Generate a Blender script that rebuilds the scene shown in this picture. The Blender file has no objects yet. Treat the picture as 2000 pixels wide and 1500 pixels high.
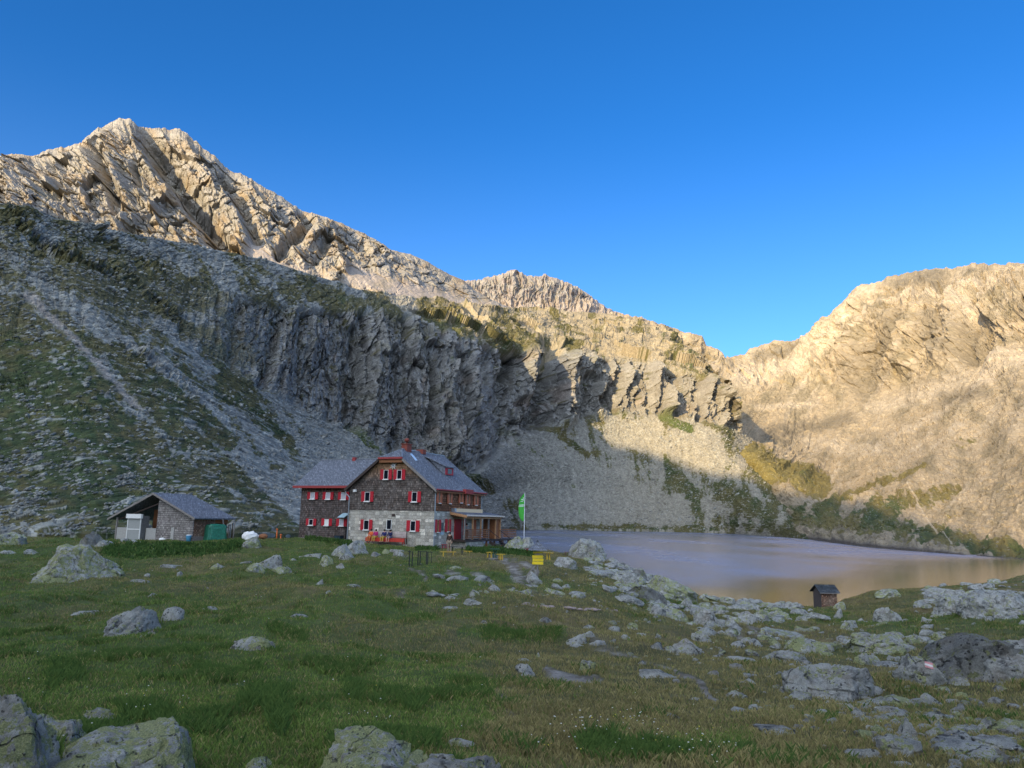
import bpy, bmesh, math, random
import numpy as np
from mathutils import Vector, Matrix
random.seed(7); RNG = np.random.default_rng(7)
scene = bpy.context.scene
COL = scene.collection
# ------------------------------------------------------------------ camera
FPX = 1500.0                      # focal length in pixels of a 2000 px wide picture
PITCH = math.atan(267/1500); ROLL = math.atan(0.02)
_F = Vector((0, math.cos(PITCH), math.sin(PITCH)))
_R0 = Vector((1, 0, 0)); _U0 = _R0.cross(_F)
_R = _R0*math.cos(ROLL) + _U0*math.sin(ROLL)
_U = _U0*math.cos(ROLL) - _R0*math.sin(ROLL)
cam_d = bpy.data.cameras.new('camera'); cam = bpy.data.objects.new('camera', cam_d); COL.objects.link(cam)
cam_d.sensor_width = 36.0; cam_d.lens = 27.0; cam_d.clip_start = 0.1; cam_d.clip_end = 20000
m3 = Matrix((( _R.x, _U.x, -_F.x), (_R.y, _U.y, -_F.y), (_R.z, _U.z, -_F.z)))
cam.matrix_world = m3.to_4x4()
scene.camera = cam
# ------------------------------------------------------------------ light
SUN_AZ = math.radians(33)          # sun stands behind and to the left
SUN_EL = math.radians(14)
SUNV = Vector((-math.sin(SUN_AZ)*math.cos(SUN_EL), -math.cos(SUN_AZ)*math.cos(SUN_EL), math.sin(SUN_EL)))
world = bpy.data.worlds.new('World'); scene.world = world; world.use_nodes = True
wn = world.node_tree; wn.nodes.clear()
wo = wn.nodes.new('ShaderNodeOutputWorld'); bg = wn.nodes.new('ShaderNodeBackground')
sky = wn.nodes.new('ShaderNodeTexSky'); sky.sky_type = 'NISHITA'; sky.sun_disc = False
sky.sun_elevation = SUN_EL; sky.sun_rotation = math.atan2(SUNV.x, SUNV.y)
sky.altitude = 2300; sky.air_density = 1.0; sky.dust_density = 1.0; sky.ozone_density = 4.0
hs = wn.nodes.new('ShaderNodeHueSaturation'); hs.inputs['Saturation'].default_value = 1.2
hs.inputs['Hue'].default_value = 0.494
wn.links.new(sky.outputs[0], hs.inputs['Color'])
# extra pale glow added to the sky round the sun, filling the shaded valley
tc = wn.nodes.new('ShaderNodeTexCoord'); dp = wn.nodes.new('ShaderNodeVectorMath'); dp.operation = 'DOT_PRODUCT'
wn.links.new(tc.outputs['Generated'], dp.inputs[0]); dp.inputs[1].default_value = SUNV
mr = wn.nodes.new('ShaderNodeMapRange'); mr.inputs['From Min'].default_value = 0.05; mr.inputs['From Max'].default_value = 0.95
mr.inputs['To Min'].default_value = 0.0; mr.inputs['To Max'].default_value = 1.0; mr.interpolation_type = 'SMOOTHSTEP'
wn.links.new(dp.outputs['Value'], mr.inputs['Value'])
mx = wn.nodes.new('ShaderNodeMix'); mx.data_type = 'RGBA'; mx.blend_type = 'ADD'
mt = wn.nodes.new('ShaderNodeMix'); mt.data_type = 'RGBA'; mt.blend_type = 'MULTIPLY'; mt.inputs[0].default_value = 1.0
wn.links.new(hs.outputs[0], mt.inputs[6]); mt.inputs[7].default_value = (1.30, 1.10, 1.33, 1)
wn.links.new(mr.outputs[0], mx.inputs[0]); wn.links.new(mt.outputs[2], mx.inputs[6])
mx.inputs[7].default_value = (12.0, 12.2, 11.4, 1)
sz = wn.nodes.new('ShaderNodeSeparateXYZ'); wn.links.new(tc.outputs['Generated'], sz.inputs[0])
hz = wn.nodes.new('ShaderNodeMapRange'); hz.inputs['From Min'].default_value = 0.0; hz.inputs['From Max'].default_value = 0.50; hz.inputs['To Min'].default_value = 1.0; hz.inputs['To Max'].default_value = 0.0; hz.interpolation_type = 'SMOOTHSTEP'
wn.links.new(sz.outputs[2], hz.inputs['Value'])
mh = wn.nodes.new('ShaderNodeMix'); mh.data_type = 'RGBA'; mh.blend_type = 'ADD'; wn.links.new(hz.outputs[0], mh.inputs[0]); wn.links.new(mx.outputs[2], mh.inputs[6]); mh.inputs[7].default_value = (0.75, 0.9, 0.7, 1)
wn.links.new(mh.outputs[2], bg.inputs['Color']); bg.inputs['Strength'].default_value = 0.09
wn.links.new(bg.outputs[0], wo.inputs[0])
sun_d = bpy.data.lights.new('sun', 'SUN'); sun = bpy.data.objects.new('sun', sun_d); COL.objects.link(sun)
sun_d.energy = 4.0; sun_d.angle = math.radians(0.55); sun_d.color = (1.0, 0.74, 0.38)
sun.rotation_euler = SUNV.to_track_quat('Z', 'Y').to_euler()
scene.view_settings.view_transform = 'Standard'; scene.view_settings.look = 'None'
scene.view_settings.gamma = 1.0; scene.view_settings.exposure = 1.15
# ------------------------------------------------------------------ pixel <-> world
RA = np.array([_R.x, _R.y, _R.z]); UA = np.array([_U.x, _U.y, _U.z]); FA = np.array([_F.x, _F.y, _F.z])
def at(px, py, Y):
    """point seen at photo pixel (px,py) whose forward distance is Y"""
    px = np.asarray(px, float); py = np.asarray(py, float); Y = np.asarray(Y, float)
    d = FA*FPX + (px-1000)[..., None]*RA + (750-py)[..., None]*UA
    return d*(Y/d[..., 1])[..., None]
def atv(px, py, Y): return Vector(at(px, py, Y).tolist())
def proj(P):
    P = np.asarray(P, float); z = P@FA
    return 1000+FPX*(P@RA)/z, 750-FPX*(P@UA)/z
# ------------------------------------------------------------------ noise
_perm = RNG.permutation(4096); _perm = np.concatenate([_perm, _perm])
_gr = RNG.normal(size=(4096, 3)); _gr /= np.linalg.norm(_gr, axis=1)[:, None]; _gr = _gr.astype(np.float32)
def pnoise(x, y, z=0.0):
    x, y, z = np.broadcast_arrays(np.asarray(x, np.float32), np.asarray(y, np.float32), np.asarray(z, np.float32))
    xi = np.floor(x); yi = np.floor(y); zi = np.floor(z)
    fx = x-xi; fy = y-yi; fz = z-zi
    xi = xi.astype(np.int64) & 4095; yi = yi.astype(np.int64) & 4095; zi = zi.astype(np.int64) & 4095
    u = fx*fx*fx*(fx*(fx*6-15)+10); v = fy*fy*fy*(fy*(fy*6-15)+10); w = fz*fz*fz*(fz*(fz*6-15)+10)
    out = 0
    for dx in (0, 1):
        a = _perm[(xi+dx) & 4095]
        wx = u if dx else 1-u
        for dy in (0, 1):
            b = _perm[(a+yi+dy) & 4095]
            wy = v if dy else 1-v
            for dz in (0, 1):
                h = _perm[(b+zi+dz) & 4095]; g = _gr[h]
                wz = w if dz else 1-w
                out = out + wx*wy*wz*(g[..., 0]*(fx-dx)+g[..., 1]*(fy-dy)+g[..., 2]*(fz-dz))
    return out*1.6
def fbm(x, y, z=0.0, octv=4, gain=0.5, lac=2.03):
    a = 1.0; s = 0; t = 0; f = 1.0
    for i in range(octv):
        s = s + a*pnoise(np.asarray(x)*f+i*17.3, np.asarray(y)*f+i*5.1, np.asarray(z)*f+i*9.7); t += a; a *= gain; f *= lac
    return s/t
def ridged(x, y, z=0.0, octv=4, gain=0.55, lac=2.07):
    a = 1.0; s = 0; t = 0; f = 1.0
    for i in range(octv):
        s = s + a*(1-2.2*np.abs(pnoise(np.asarray(x)*f+i*13.1, np.asarray(y)*f+i*7.7, np.asarray(z)*f+i*3.3))); t += a; a *= gain; f *= lac
    return s/t
def facets(x, y, seed=0, tilt=1.0):
    """broken-rock relief: every irregular cell is a plane with its own height and tilt; also distance to the crack"""
    x = np.asarray(x, np.float32); y = np.asarray(y, np.float32); xi = np.floor(x).astype(np.int64); yi = np.floor(y).astype(np.int64)
    b1 = np.full(x.shape, 9., np.float32); b2 = b1.copy(); val = np.zeros_like(b1)
    for dx in (-1, 0, 1):
        for dy in (-1, 0, 1):
            cx = xi+dx; cy = yi+dy; h = _perm[(_perm[(cx+seed*31) & 4095]+cy) & 4095]; g = _gr[h]
            ox = x-(cx+.5+.45*np.clip(g[..., 0], -1, 1)); oy = y-(cy+.5+.45*np.clip(g[..., 1], -1, 1)); d = ox*ox+oy*oy
            v = g[..., 2]*.6+tilt*(ox*_gr[(h+77) & 4095][..., 0]+oy*_gr[(h+77) & 4095][..., 1])
            c = d < b1; b2 = np.where(c, b1, np.minimum(b2, d)); val = np.where(c, v, val); b1 = np.where(c, d, b1)
    return val, np.sqrt(b2)-np.sqrt(b1)
def facing(n, P):
    n = n/(np.linalg.norm(n, axis=-1)[..., None]+1e-9); f = (n*P).sum(-1) > 0; n[f] *= -1; return n
def sstep(a, b, x):
    t = np.clip((x-a)/(b-a), 0, 1); return t*t*(3-2*t)
def mixc(a, b, t):
    return a*(1-t[..., None]) + b*t[..., None]
# ------------------------------------------------------------------ interpolation
def pchip(xk, yk, x):
    """monotone cubic through knots; yk is (K,) or (K,N), x is (M,)"""
    xk = np.asarray(xk, float); yk = np.asarray(yk, float); x = np.asarray(x, float)
    one = yk.ndim == 1
    if one: yk = yk[:, None]
    h = np.diff(xk)[:, None]; d = np.diff(yk, axis=0)/h
    m = np.zeros_like(yk)
    if len(xk) > 2:
        w1 = 2*h[1:]+h[:-1]; w2 = h[1:]+2*h[:-1]
        with np.errstate(divide='ignore', invalid='ignore'):
            mm = (w1+w2)/(w1/d[:-1]+w2/d[1:])
        m[1:-1] = np.where(d[:-1]*d[1:] > 0, np.nan_to_num(mm), 0)
    m[0] = d[0]; m[-1] = d[-1]
    i = np.clip(np.searchsorted(xk, x, side='right')-1, 0, len(xk)-2)
    hh = h[i]; t = ((x-xk[i])[:, None])/hh
    r = (2*t**3-3*t**2+1)*yk[i]+(t**3-2*t**2+t)*hh*m[i]+(-2*t**3+3*t**2)*yk[i+1]+(t**3-t**2)*hh*m[i+1]
    return r[:, 0] if one else r
# ------------------------------------------------------------------ mesh helpers
def tag(o, label=None, cat=None, group=None, kind=None):
    if label: o['label'] = label
    if cat: o['category'] = cat
    if group: o['group'] = group
    if kind: o['kind'] = kind
    return o
def np_mesh(name, V, Fq, mat, smooth=False, col=None, attrs=None, k=4):
    V = np.asarray(V, np.float32).reshape(-1, 3); Fq = np.asarray(Fq, np.int32).reshape(-1, k)
    me = bpy.data.meshes.new(name); me.vertices.add(len(V)); me.vertices.foreach_set('co', V.ravel())
    me.loops.add(Fq.size); me.loops.foreach_set('vertex_index', Fq.ravel())
    me.polygons.add(len(Fq)); me.polygons.foreach_set('loop_start', np.arange(0, Fq.size, k, dtype=np.int32))
    if smooth: me.polygons.foreach_set('use_smooth', np.ones(len(Fq), bool))
    else: me.polygons.foreach_set('use_smooth', np.zeros(len(Fq), bool))
    me.update(calc_edges=True)
    if col is not None:
        a = me.color_attributes.new('Col', 'FLOAT_COLOR', 'POINT')
        c = np.ones((len(V), 4), np.float32); c[:, :3] = np.asarray(col).reshape(-1, 3); a.data.foreach_set('color', c.ravel())
    for kx, v in (attrs or {}).items():
        a = me.attributes.new(kx, 'FLOAT', 'POINT'); a.data.foreach_set('value', np.asarray(v, np.float32).ravel())
    me.materials.append(mat)
    o = bpy.data.objects.new(name, me); COL.objects.link(o)
    return o
def grid_faces(nr, nc):
    i = np.arange(nr*nc).reshape(nr, nc)
    return np.stack([i[:-1, :-1], i[:-1, 1:], i[1:, 1:], i[1:, :-1]], -1).reshape(-1, 4)
def grid_normals(P):
    du = np.gradient(P, axis=1); dv = np.gradient(P, axis=0)
    return facing(np.cross(du, dv), P)
def blur(A, r, axis):
    if r < 1: return A
    k = np.ones(2*r+1)/(2*r+1)
    pad = [(0, 0)]*A.ndim; pad[axis] = (r+1, r)
    c = np.cumsum(np.pad(A, pad, mode='edge'), axis=axis)
    n = A.shape[axis]
    return (np.take(c, np.arange(2*r+1, 2*r+1+n), axis=axis)-np.take(c, np.arange(0, n), axis=axis))/(2*r+1)
def surface(rows, ncol, nrows, lin=()):
    """rows: polylines (px,py,Y) from the foot upwards -> dense grids px,py,Y,rowparam"""
    s = np.linspace(0, 1, ncol); st = []
    for ri, r in enumerate(rows):
        r = np.asarray(r, float); u = (r[:, 0]-r[0, 0])/(r[-1, 0]-r[0, 0])
        px = r[0, 0]+s*(r[-1, 0]-r[0, 0])
        py = np.interp(s, u, r[:, 1]) if ri in lin else pchip(u, r[:, 1], s)
        lY = pchip(u, np.log(r[:, 2]), s)
        st.append(np.stack([px, py, lY]))
    st = np.stack(st)                        # R,3,ncol
    t = np.concatenate([np.linspace(i, i+1, n, endpoint=False) for i, n in enumerate(nrows)]+[[len(rows)-1.0]])
    g = pchip(np.arange(len(rows)), st.reshape(len(rows), -1), t).reshape(len(t), 3, ncol)
    return g[:, 0], g[:, 1], np.exp(g[:, 2]), np.broadcast_to(t[:, None], g[:, 0].shape)
def cap(px, py, pts, w0, w1=None, soft=0.5):
    """1 inside a band of half width w0..w1 along the polyline"""
    w1 = w0 if w1 is None else w1
    out = np.zeros(px.shape); n = len(pts)-1
    for i in range(n):
        ax, ay = pts[i]; bx, by = pts[i+1]; L = (bx-ax)**2+(by-ay)**2+1e-6
        t = np.clip(((px-ax)*(bx-ax)+(py-ay)*(by-ay))/L, 0, 1)
        d = np.hypot(px-ax-t*(bx-ax), py-ay-t*(by-ay)); w = w0+(w1-w0)*(i+t)/n
        out = np.maximum(out, 1-sstep(w*(1-soft), w*(1+soft), d))
    return out
# ------------------------------------------------------------------ node helpers
def newmat(name):
    m = bpy.data.materials.new(name); m.use_nodes = True; nt = m.node_tree; nt.nodes.clear()
    out = nt.nodes.new('ShaderNodeOutputMaterial'); b = nt.nodes.new('ShaderNodeBsdfPrincipled')
    nt.links.new(b.outputs[0], out.inputs[0]); b.inputs['Roughness'].default_value = 0.9
    b.inputs['Specular IOR Level'].default_value = 0.25
    return m, nt, b
def N(nt, t, **kw):
    n = nt.nodes.new('ShaderNode'+t)
    for k, v in kw.items():
        if k in ('operation', 'blend_type', 'data_type', 'feature', 'attribute_name', 'interpolation_type', 'noise_dimensions', 'noise_type', 'bands_direction', 'wave_type', 'wave_profile', 'offset', 'squash', 'vector_type', 'normalize', 'distance', 'voronoi_dimensions'): setattr(n, k, v)
        else: n.inputs[k.replace('_', ' ')].default_value = v
    return n
def coords(nt, scale=(1, 1, 1), rot=(0, 0, 0), loc=(0, 0, 0), src='Object'):
    tc = nt.nodes.new('ShaderNodeTexCoord'); mp = nt.nodes.new('ShaderNodeMapping')
    mp.inputs['Scale'].default_value = scale; mp.inputs['Rotation'].default_value = rot; mp.inputs['Location'].default_value = loc
    nt.links.new(tc.outputs[src], mp.inputs[0]); return mp.outputs[0]
def ramp(nt, fac, stops, interp='LINEAR'):
    r = nt.nodes.new('ShaderNodeValToRGB'); r.color_ramp.interpolation = interp
    e = r.color_ramp.elements
    while len(e) < len(stops): e.new(0.5)
    for i, (p, c) in enumerate(stops):
        e[i].position = p; c = (c, c, c) if isinstance(c, (int, float)) else c; e[i].color = (*c, 1)
    nt.links.new(fac, r.inputs[0]); return r.outputs[0]
def mix(nt, fac, a, b, bt='MIX'):
    m = nt.nodes.new('ShaderNodeMix'); m.data_type = 'RGBA'; m.blend_type = bt
    for inp, v in ((0, fac), (6, a), (7, b)):
        if isinstance(v, (int, float)): m.inputs[inp].default_value = v if inp == 0 else (v, v, v, 1)
        elif isinstance(v, (tuple, list)): m.inputs[inp].default_value = (*v[:3], 1)
        else: nt.links.new(v, m.inputs[inp])
    return m.outputs[2]
def math_(nt, op, a, b=None, c=None):
    m = nt.nodes.new('ShaderNodeMath'); m.operation = op
    for i, v in enumerate((a, b, c)):
        if v is None: continue
        if isinstance(v, (int, float)): m.inputs[i].default_value = v
        else: nt.links.new(v, m.inputs[i])
    return m.outputs[0]
def bump(nt, bsdf, h, dist, strength=1.0, prev=None):
    b = nt.nodes.new('ShaderNodeBump'); b.inputs['Distance'].default_value = dist; b.inputs['Strength'].default_value = strength
    nt.links.new(h, b.inputs['Height'])
    if prev is not None: nt.links.new(prev, b.inputs['Normal'])
    nt.links.new(b.outputs[0], bsdf.inputs['Normal']); return b.outputs[0]
def terrain_mat(name, stone, grain, bumpd, ys=1.0, ct=0.7):
    """vertex colour of the ground (rock, scree, turf) broken up by stone-sized cells and grain"""
    m, nt, b = newmat(name)
    at_ = N(nt, 'Attribute', attribute_name='Col'); gr = N(nt, 'Attribute', attribute_name='turf')
    co = coords(nt, scale=(1, ys, 1))
    vo = N(nt, 'TexVoronoi', Scale=1/stone, Randomness=1.0); nt.links.new(co, vo.inputs['Vector'])
    sep = nt.nodes.new('ShaderNodeSeparateColor'); nt.links.new(vo.outputs['Color'], sep.inputs[0])
    no = N(nt, 'TexNoise', Scale=1/grain, Detail=6.0, Roughness=0.65); nt.links.new(co, no.inputs['Vector'])
    no2 = N(nt, 'TexNoise', Scale=0.12/stone, Detail=5.0, Roughness=0.6); nt.links.new(co, no2.inputs['Vector'])
    cell = ramp(nt, sep.outputs[0], [(0, 0.55), (0.6, 0.95), (1, 1.5)])
    grn = ramp(nt, no.outputs['Fac'], [(0.28, 0.5), (0.5, 1.0), (0.72, 1.5)])
    big = ramp(nt, no2.outputs['Fac'], [(0.3, 0.85), (0.7, 1.15)])
    c = mix(nt, ct, at_.outputs['Color'], cell, 'MULTIPLY'); c = mix(nt, ct, c, grn, 'MULTIPLY'); c = mix(nt, 0.8, c, big, 'MULTIPLY')
    # loose pale stones lying in the turf
    vo2 = N(nt, 'TexVoronoi', Scale=0.9/stone, Randomness=1.0); nt.links.new(coords(nt, scale=(1, ys, 1.3), loc=(3, 7, 1)), vo2.inputs['Vector'])
    sep2 = nt.nodes.new('ShaderNodeSeparateColor'); nt.links.new(vo2.outputs['Color'], sep2.inputs[0])
    st = math_(nt, 'MULTIPLY', math_(nt, 'GREATER_THAN', sep2.outputs[1], 0.84), math_(nt, 'LESS_THAN', vo2.outputs['Distance'], 0.40))
    st = math_(nt, 'MULTIPLY', st, gr.outputs['Fac'])
    st = math_(nt, 'MULTIPLY', st, ramp(nt, no2.outputs['Fac'], [(0.42, 0.0), (0.6, 1.0)]))
    c = mix(nt, st, c, (0.30, 0.29, 0.26))
    nt.links.new(c, b.inputs['Base Color'])
    hgt = math_(nt, 'ADD', no.outputs['Fac'], math_(nt, 'MULTIPLY', vo.outputs['Distance'], -0.7))
    bump(nt, b, hgt, bumpd)
    return m
# ------------------------------------------------------------------ terrain
LAKE_Z = -10.0
ROCK = np.array([.225, .212, .19]); SCREE = np.array([.250, .250, .222]); GRASS = np.array([.044, .062, .022]); BGRASS = np.array([.100, .090, .036])
PINK = np.array([.36, .27, .22]); DARKR = np.array([.13, .125, .125]); PALE = np.array([.40, .34, .255])
M_FARROCK = terrain_mat('far_rock', 6.0, 14.0, 1.6, 1.0, .22)
M_SLOPE = terrain_mat('slope_rock', 1.1, 2.0, 0.7, .3, .6)
M_SLOPE_MID = terrain_mat('valley_side_rock', 1.3, 4.0, .8, .9, .36)

def build_hillside():
    foot = [(-320, 1036, 85), (0, 1044, 95), (150, 1046, 98), (300, 1046, 104), (450, 1046, 116), (600, 1044, 150), (750, 1038, 300), (900, 1034, 560), (1030, 1034, 900), (1200, 1036, 965), (1400, 1041, 930), (1490, 1046, 800), (1580, 1053, 610)]
    mid = [(-320, 880, 125), (0, 880, 140), (150, 880, 145), (300, 880, 165), (450, 890, 210), (600, 915, 320), (750, 955, 460), (900, 985, 640), (1030, 950, 990), (1200, 930, 1090), (1350, 930, 1060), (1450, 950, 990), (1535, 985, 925)]
    c1 = [(-320, 700, 180), (0, 660, 205), (150, 640, 225), (300, 650, 275), (450, 720, 350), (600, 800, 480), (700, 845, 560), (800, 900, 620), (920, 925, 700), (1000, 860, 960), (1080, 830, 1100), (1200, 805, 1200), (1330, 812, 1180), (1400, 825, 1170), (1468, 850, 1250)]
    c2 = [(-320, 560, 215), (0, 520, 245), (150, 520, 280), (300, 545, 350), (450, 575, 430), (600, 605, 545), (750, 610, 690), (850, 640, 780), (930, 665, 860), (1000, 690, 1040), (1080, 690, 1150), (1200, 700, 1270), (1330, 725, 1260), (1400, 745, 1210), (1450, 795, 1190)]
    s1 = [(-320, 470, 240), (0, 455, 272), (150, 470, 325), (300, 505, 395), (450, 530, 480), (600, 565, 610), (750, 590, 830), (850, 612, 1000), (1000, 645, 1300), (1200, 665, 1500), (1330, 690, 1480), (1432, 765, 1240)]
    s2 = [(-320, 380, 258), (0, 398, 292), (60, 404, 305), (110, 425, 325), (170, 438, 345), (250, 455, 385), (330, 470, 430), (420, 488, 490), (520, 508, 580), (600, 534, 670), (650, 549, 740), (700, 566, 850), (750, 574, 1000), (850, 592, 1300), (930, 596, 1550), (1000, 600, 1700), (1100, 606, 1800), (1200, 614, 1850), (1290, 640, 1850), (1370, 700, 1600), (1415, 742, 1290)]
    ncol = 1500; nr = [150, 170, 190, 110, 90]
    px, py, Y, t = surface([foot, mid, c1, c2, s1, s2], ncol, nr, lin=(5,))
    P = at(px, py, Y)
    # back of the ridge: falls away behind the skyline
    n = blur(blur(grid_normals(P), 12, 0), 12, 1); n = facing(n, P)
    X = P[..., 0]; Yw = P[..., 1]; Z = P[..., 2]
    cliff = sstep(1.9, 2.12, t)*(1-sstep(2.92, 3.08, t))
    lowleft = sstep(520, 250, px)
    cliff = cliff*(0.10+0.90*sstep(300, 600, px))
    sc = np.clip(Y/900, 0.25, 1.4)                      # relief grows with the size of the wall
    # coordinate along the wall
    along = X*0.55+Yw*0.83
    w = fbm(along/90, Z/90, 0, 3)
    wq = 1.1*fbm(px/80, py/130, 6, 3); shr = (py-750)*(.25+.75*sstep(800, 500, px))
    ribs = ridged(px/58+.35*wq+shr/420, py/460, 3.1, 2, 0.4); rib2 = ridged(px/23+.6*wq+shr/260, py/240, 5.1, 2, .45)
    fa, ca = facets(px/30+wq+shr/120, py/84+.5*wq, 1); fb, cb = facets(px/9.5+wq*1.3+shr/70, py/22+wq, 2); fc, cc = facets(px/5.5+wq, py/8+wq, 3)
    fi, ci = facets(px/15+wq, py/9+wq*.7, 12); fj, cj = facets(px/6+wq, py/4+wq, 13)
    ffa = fbm(px/60, py/60, 77, 2)
    D = cliff*((-ribs+0.2)*28*sc+(-rib2+.2)*11*sc+fa*9*sc+fb*5.5*sc+fc*3.0*sc-4*sstep(.14, 0, cb)*sc*sstep(-.1, .3, ffa)-7*sstep(.08, 0, ca)*sc*sstep(.1, -.3, ffa)+(ridged(px/7.5+wq, py/34+wq, 4.4, 3, .6)-.3)*5*sc)
    # named recesses in the cliff band: (polyline, half width px, depth m)
    for pts, wd, dep in (([(905, 700), (915, 790), (918, 860)], 9, 18), ([(1000, 700), (985, 760), (980, 800)], 10, 24), ([(1076, 690), (1062, 750), (1052, 815)], 19, 48), ([(1152, 735), (1140, 790)], 8, 20), ([(1163, 740), (1158, 800)], 7, 18),
                         ([(1212, 730), (1206, 790)], 6, 20), ([(838, 680), (848, 760), (842, 850)], 8, 18), ([(770, 680), (778, 780), (772, 850)], 8, 15), ([(950, 690), (958, 740)], 7, 22), ([(1290, 735), (1292, 790)], 4, 10), ([(690, 640), (700, 760)], 8, 12), ([(1370, 760), (1372, 815)], 4, 10),
                         ([(1254, 735), (1250, 790)], 4, 12), ([(1018, 790), (1025, 830)], 10, 22)):
        D = D-cap(px+6*w, py, pts, wd, soft=.7)*dep
    for pts, wd, dep in (([(1035, 700), (1025, 800)], 16, 20), ([(1108, 720), (1100, 815)], 18, 22), ([(1180, 730), (1176, 800)], 14, 16), ([(1232, 730), (1228, 800)], 14, 14), ([(875, 680), (880, 880)], 18, 16), ([(930, 700), (940, 800)], 14, 12), ([(740, 660), (760, 840)], 22, 12), ([(620, 640), (640, 790)], 20, 8)):
        D = D+cap(px+6*w, py, pts, wd, soft=.8)*dep
    shelf = sstep(2.95, 3.2, t)
    rough = fbm(X/14, Yw/14, Z/14, 5, .6)
    D = D+shelf*(ridged(X/(90*sc), Yw/(150*sc), Z/60, 4, .5)-.3)*8*sc+rough*1.3*sc*(0.5+shelf)
    # terraces of slabs in the shelf
    D = D+shelf*sstep(700, 900, px)*(ridged((Z+along*.12)/18, along/140, 2.2, 3)-.3)*9
    fs, cs = facets(X/70+w, Yw/120+w, 11); D = D+shelf*(fi*1.9*sc+fj*.7*sc-.8*sstep(.15, 0, ci)+sstep(700, 900, px)*fs*12)
    scr = (1-cliff)*(1-shelf)
    blk, bc = facets(X/2.6+w, Z/2.0+Yw/14, 4); blk2, bc2 = facets(X/1.1+w, Z/.9+Yw/7, 5)
    D = D+scr*(blk*.6*np.clip(Y/350, .5, 1.6)+blk2*.3*np.clip(Y/350, .4, 1.5))
    D = D+scr*(fbm(X/30+Z/40, Yw/60, 1.5, 4)*3.0*sc+fbm(X/3, Yw/3, Z/3, 3, .6)*0.9*np.clip(Y/350, .35, 1.5))
    # small crag noise on the left hillside
    crag = lowleft*sstep(.1, .45, fbm(X/38+3, Yw/38, Z/60, 4))*sstep(0.9, 2.2, t)
    D = D+crag*((ridged((Z*.8+X*.5)/9, Yw/20, 1.7, 4, .6)-.2)*3.5+fj*1.4+fi*3.2-1.5*sstep(.12, 0, ci))
    edge = np.minimum(1, np.minimum((t)/0.06, 1)); topfade = 1-0.8*sstep(4.85, 5, t)
    D = D*edge*topfade*np.minimum(1, (px-(-320))/60+1)
    nd = n*(1-cliff)[..., None]+np.array([.42, -.90, .08])*cliff[..., None]; nd /= np.linalg.norm(nd, axis=-1)[..., None]
    P = P+nd*D[..., None]
    # skyline kept where it is, the back dropped behind it
    back = P[-1][None]+np.array([(0, .9, -0.35), (0, 2.2, -1.3)])[:, None, :]*(Y[-1]*0.12)[None, :, None]
    P = np.concatenate([P, back])
    side = P[:, -1:, :]+np.array([12.0, 90.0, -14.0]); P = np.concatenate([P, side], 1)
    P[:3, :, 2] = np.minimum(P[:3, :, 2], np.where(np.arange(P.shape[1]) > 900, LAKE_Z-1.0, -4.5))
    # ---------------- colour of the ground
    # fall-line coordinates: f across the streaks, g along them
    ang = np.radians(np.interp(px, [0, 300, 650, 900, 1050, 1250, 1500], [40, 42, 42, 48, 62, 85, 110]))
    wx = px+10*fbm(px/40, py/40, 1, 3)+4*fbm(px/9, py/9, 2, 2); wy = py+10*fbm(px/40, py/40, 5, 3)
    f = (-np.sin(ang)*(wx-600)+np.cos(ang)*(wy-800)); g = np.cos(ang)*(wx-600)+np.sin(ang)*(wy-800)
    s_str = fbm(f/26, g/210, 0.3, 5, .6); s_fine = fbm(f/6, g/26, 2.3, 4, .62)
    s_iso = fbm(px/34, py/20, 4.4, 5, .6); s_iso2 = fbm(px/9, py/5, 7.4, 4, .65)
    gm = s_str*1.2+s_iso*0.7+s_fine*0.6+s_iso2*.45                    # turf likelihood
    B = np.full(px.shape, -0.04)+.10*sstep(700, 500, px)+.20*sstep(620, 420, px)*sstep(560, 640, py)
    B += 0.55*cap(wx, wy, [(0, 640), (60, 760), (150, 860), (300, 980)], 95, 60, .8)
    B += 0.50*cap(wx, wy, [(-300, 850), (0, 900), (120, 960), (330, 1010)], 120, 45, .6)
    B += 0.95*cap(wx, wy, [(150, 480), (260, 520), (400, 585)], 34, 22, .6)
    B += 0.85*cap(wx, wy, [(140, 520), (240, 575), (330, 600)], 36, 20, .6)
    B += 0.75*cap(wx, wy, [(-20, 415), (60, 428)], 18, 14, .8)
    B += 0.6*cap(wx, wy, [(560, 560), (640, 575), (700, 600)], 18, 12, .6)
    B += 0.65*cap(wx, wy, [(730, 590), (800, 640), (850, 660)], 15, 9, .7)
    B += 0.55*cap(wx, wy, [(820, 610), (920, 650), (1050, 690)], 13, 20, .9)
    B += 1.3*cap(wx, wy, [(230, 690), (370, 790), (450, 870)], 20, 14, .6)     # dark bands between the scree tongues
    B += 1.3*cap(wx, wy, [(440, 745), (500, 810), (590, 900)], 20, 10, .6)
    B += 1.1*cap(wx, wy, [(60, 690), (200, 830), (330, 960), (460, 1040)], 26, 30, .6)
    B += 1.1*cap(wx, wy, [(380, 850), (470, 940), (570, 1040)], 16, 16, .6)
    B += 0.8*cap(wx, wy, [(690, 830), (740, 885)], 9, 7, .5)+0.9*cap(wx, wy, [(905, 905), (960, 960)], 8, 7, .5)
    B += 0.9*cap(wx, wy, [(990, 840), (1040, 880), (1120, 950)], 9, 5, .6)+0.7*cap(wx, wy, [(1060, 830), (1110, 860), (1150, 890)], 6, 5, .6)
    B += 0.9*cap(wx, wy, [(1300, 815), (1345, 835)], 12, 9, .6)+0.8*cap(wx, wy, [(1380, 822), (1410, 835)], 7, 6, .6)+0.7*cap(wx, wy, [(1205, 800), (1216, 815)], 7, 6, .6)
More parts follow.
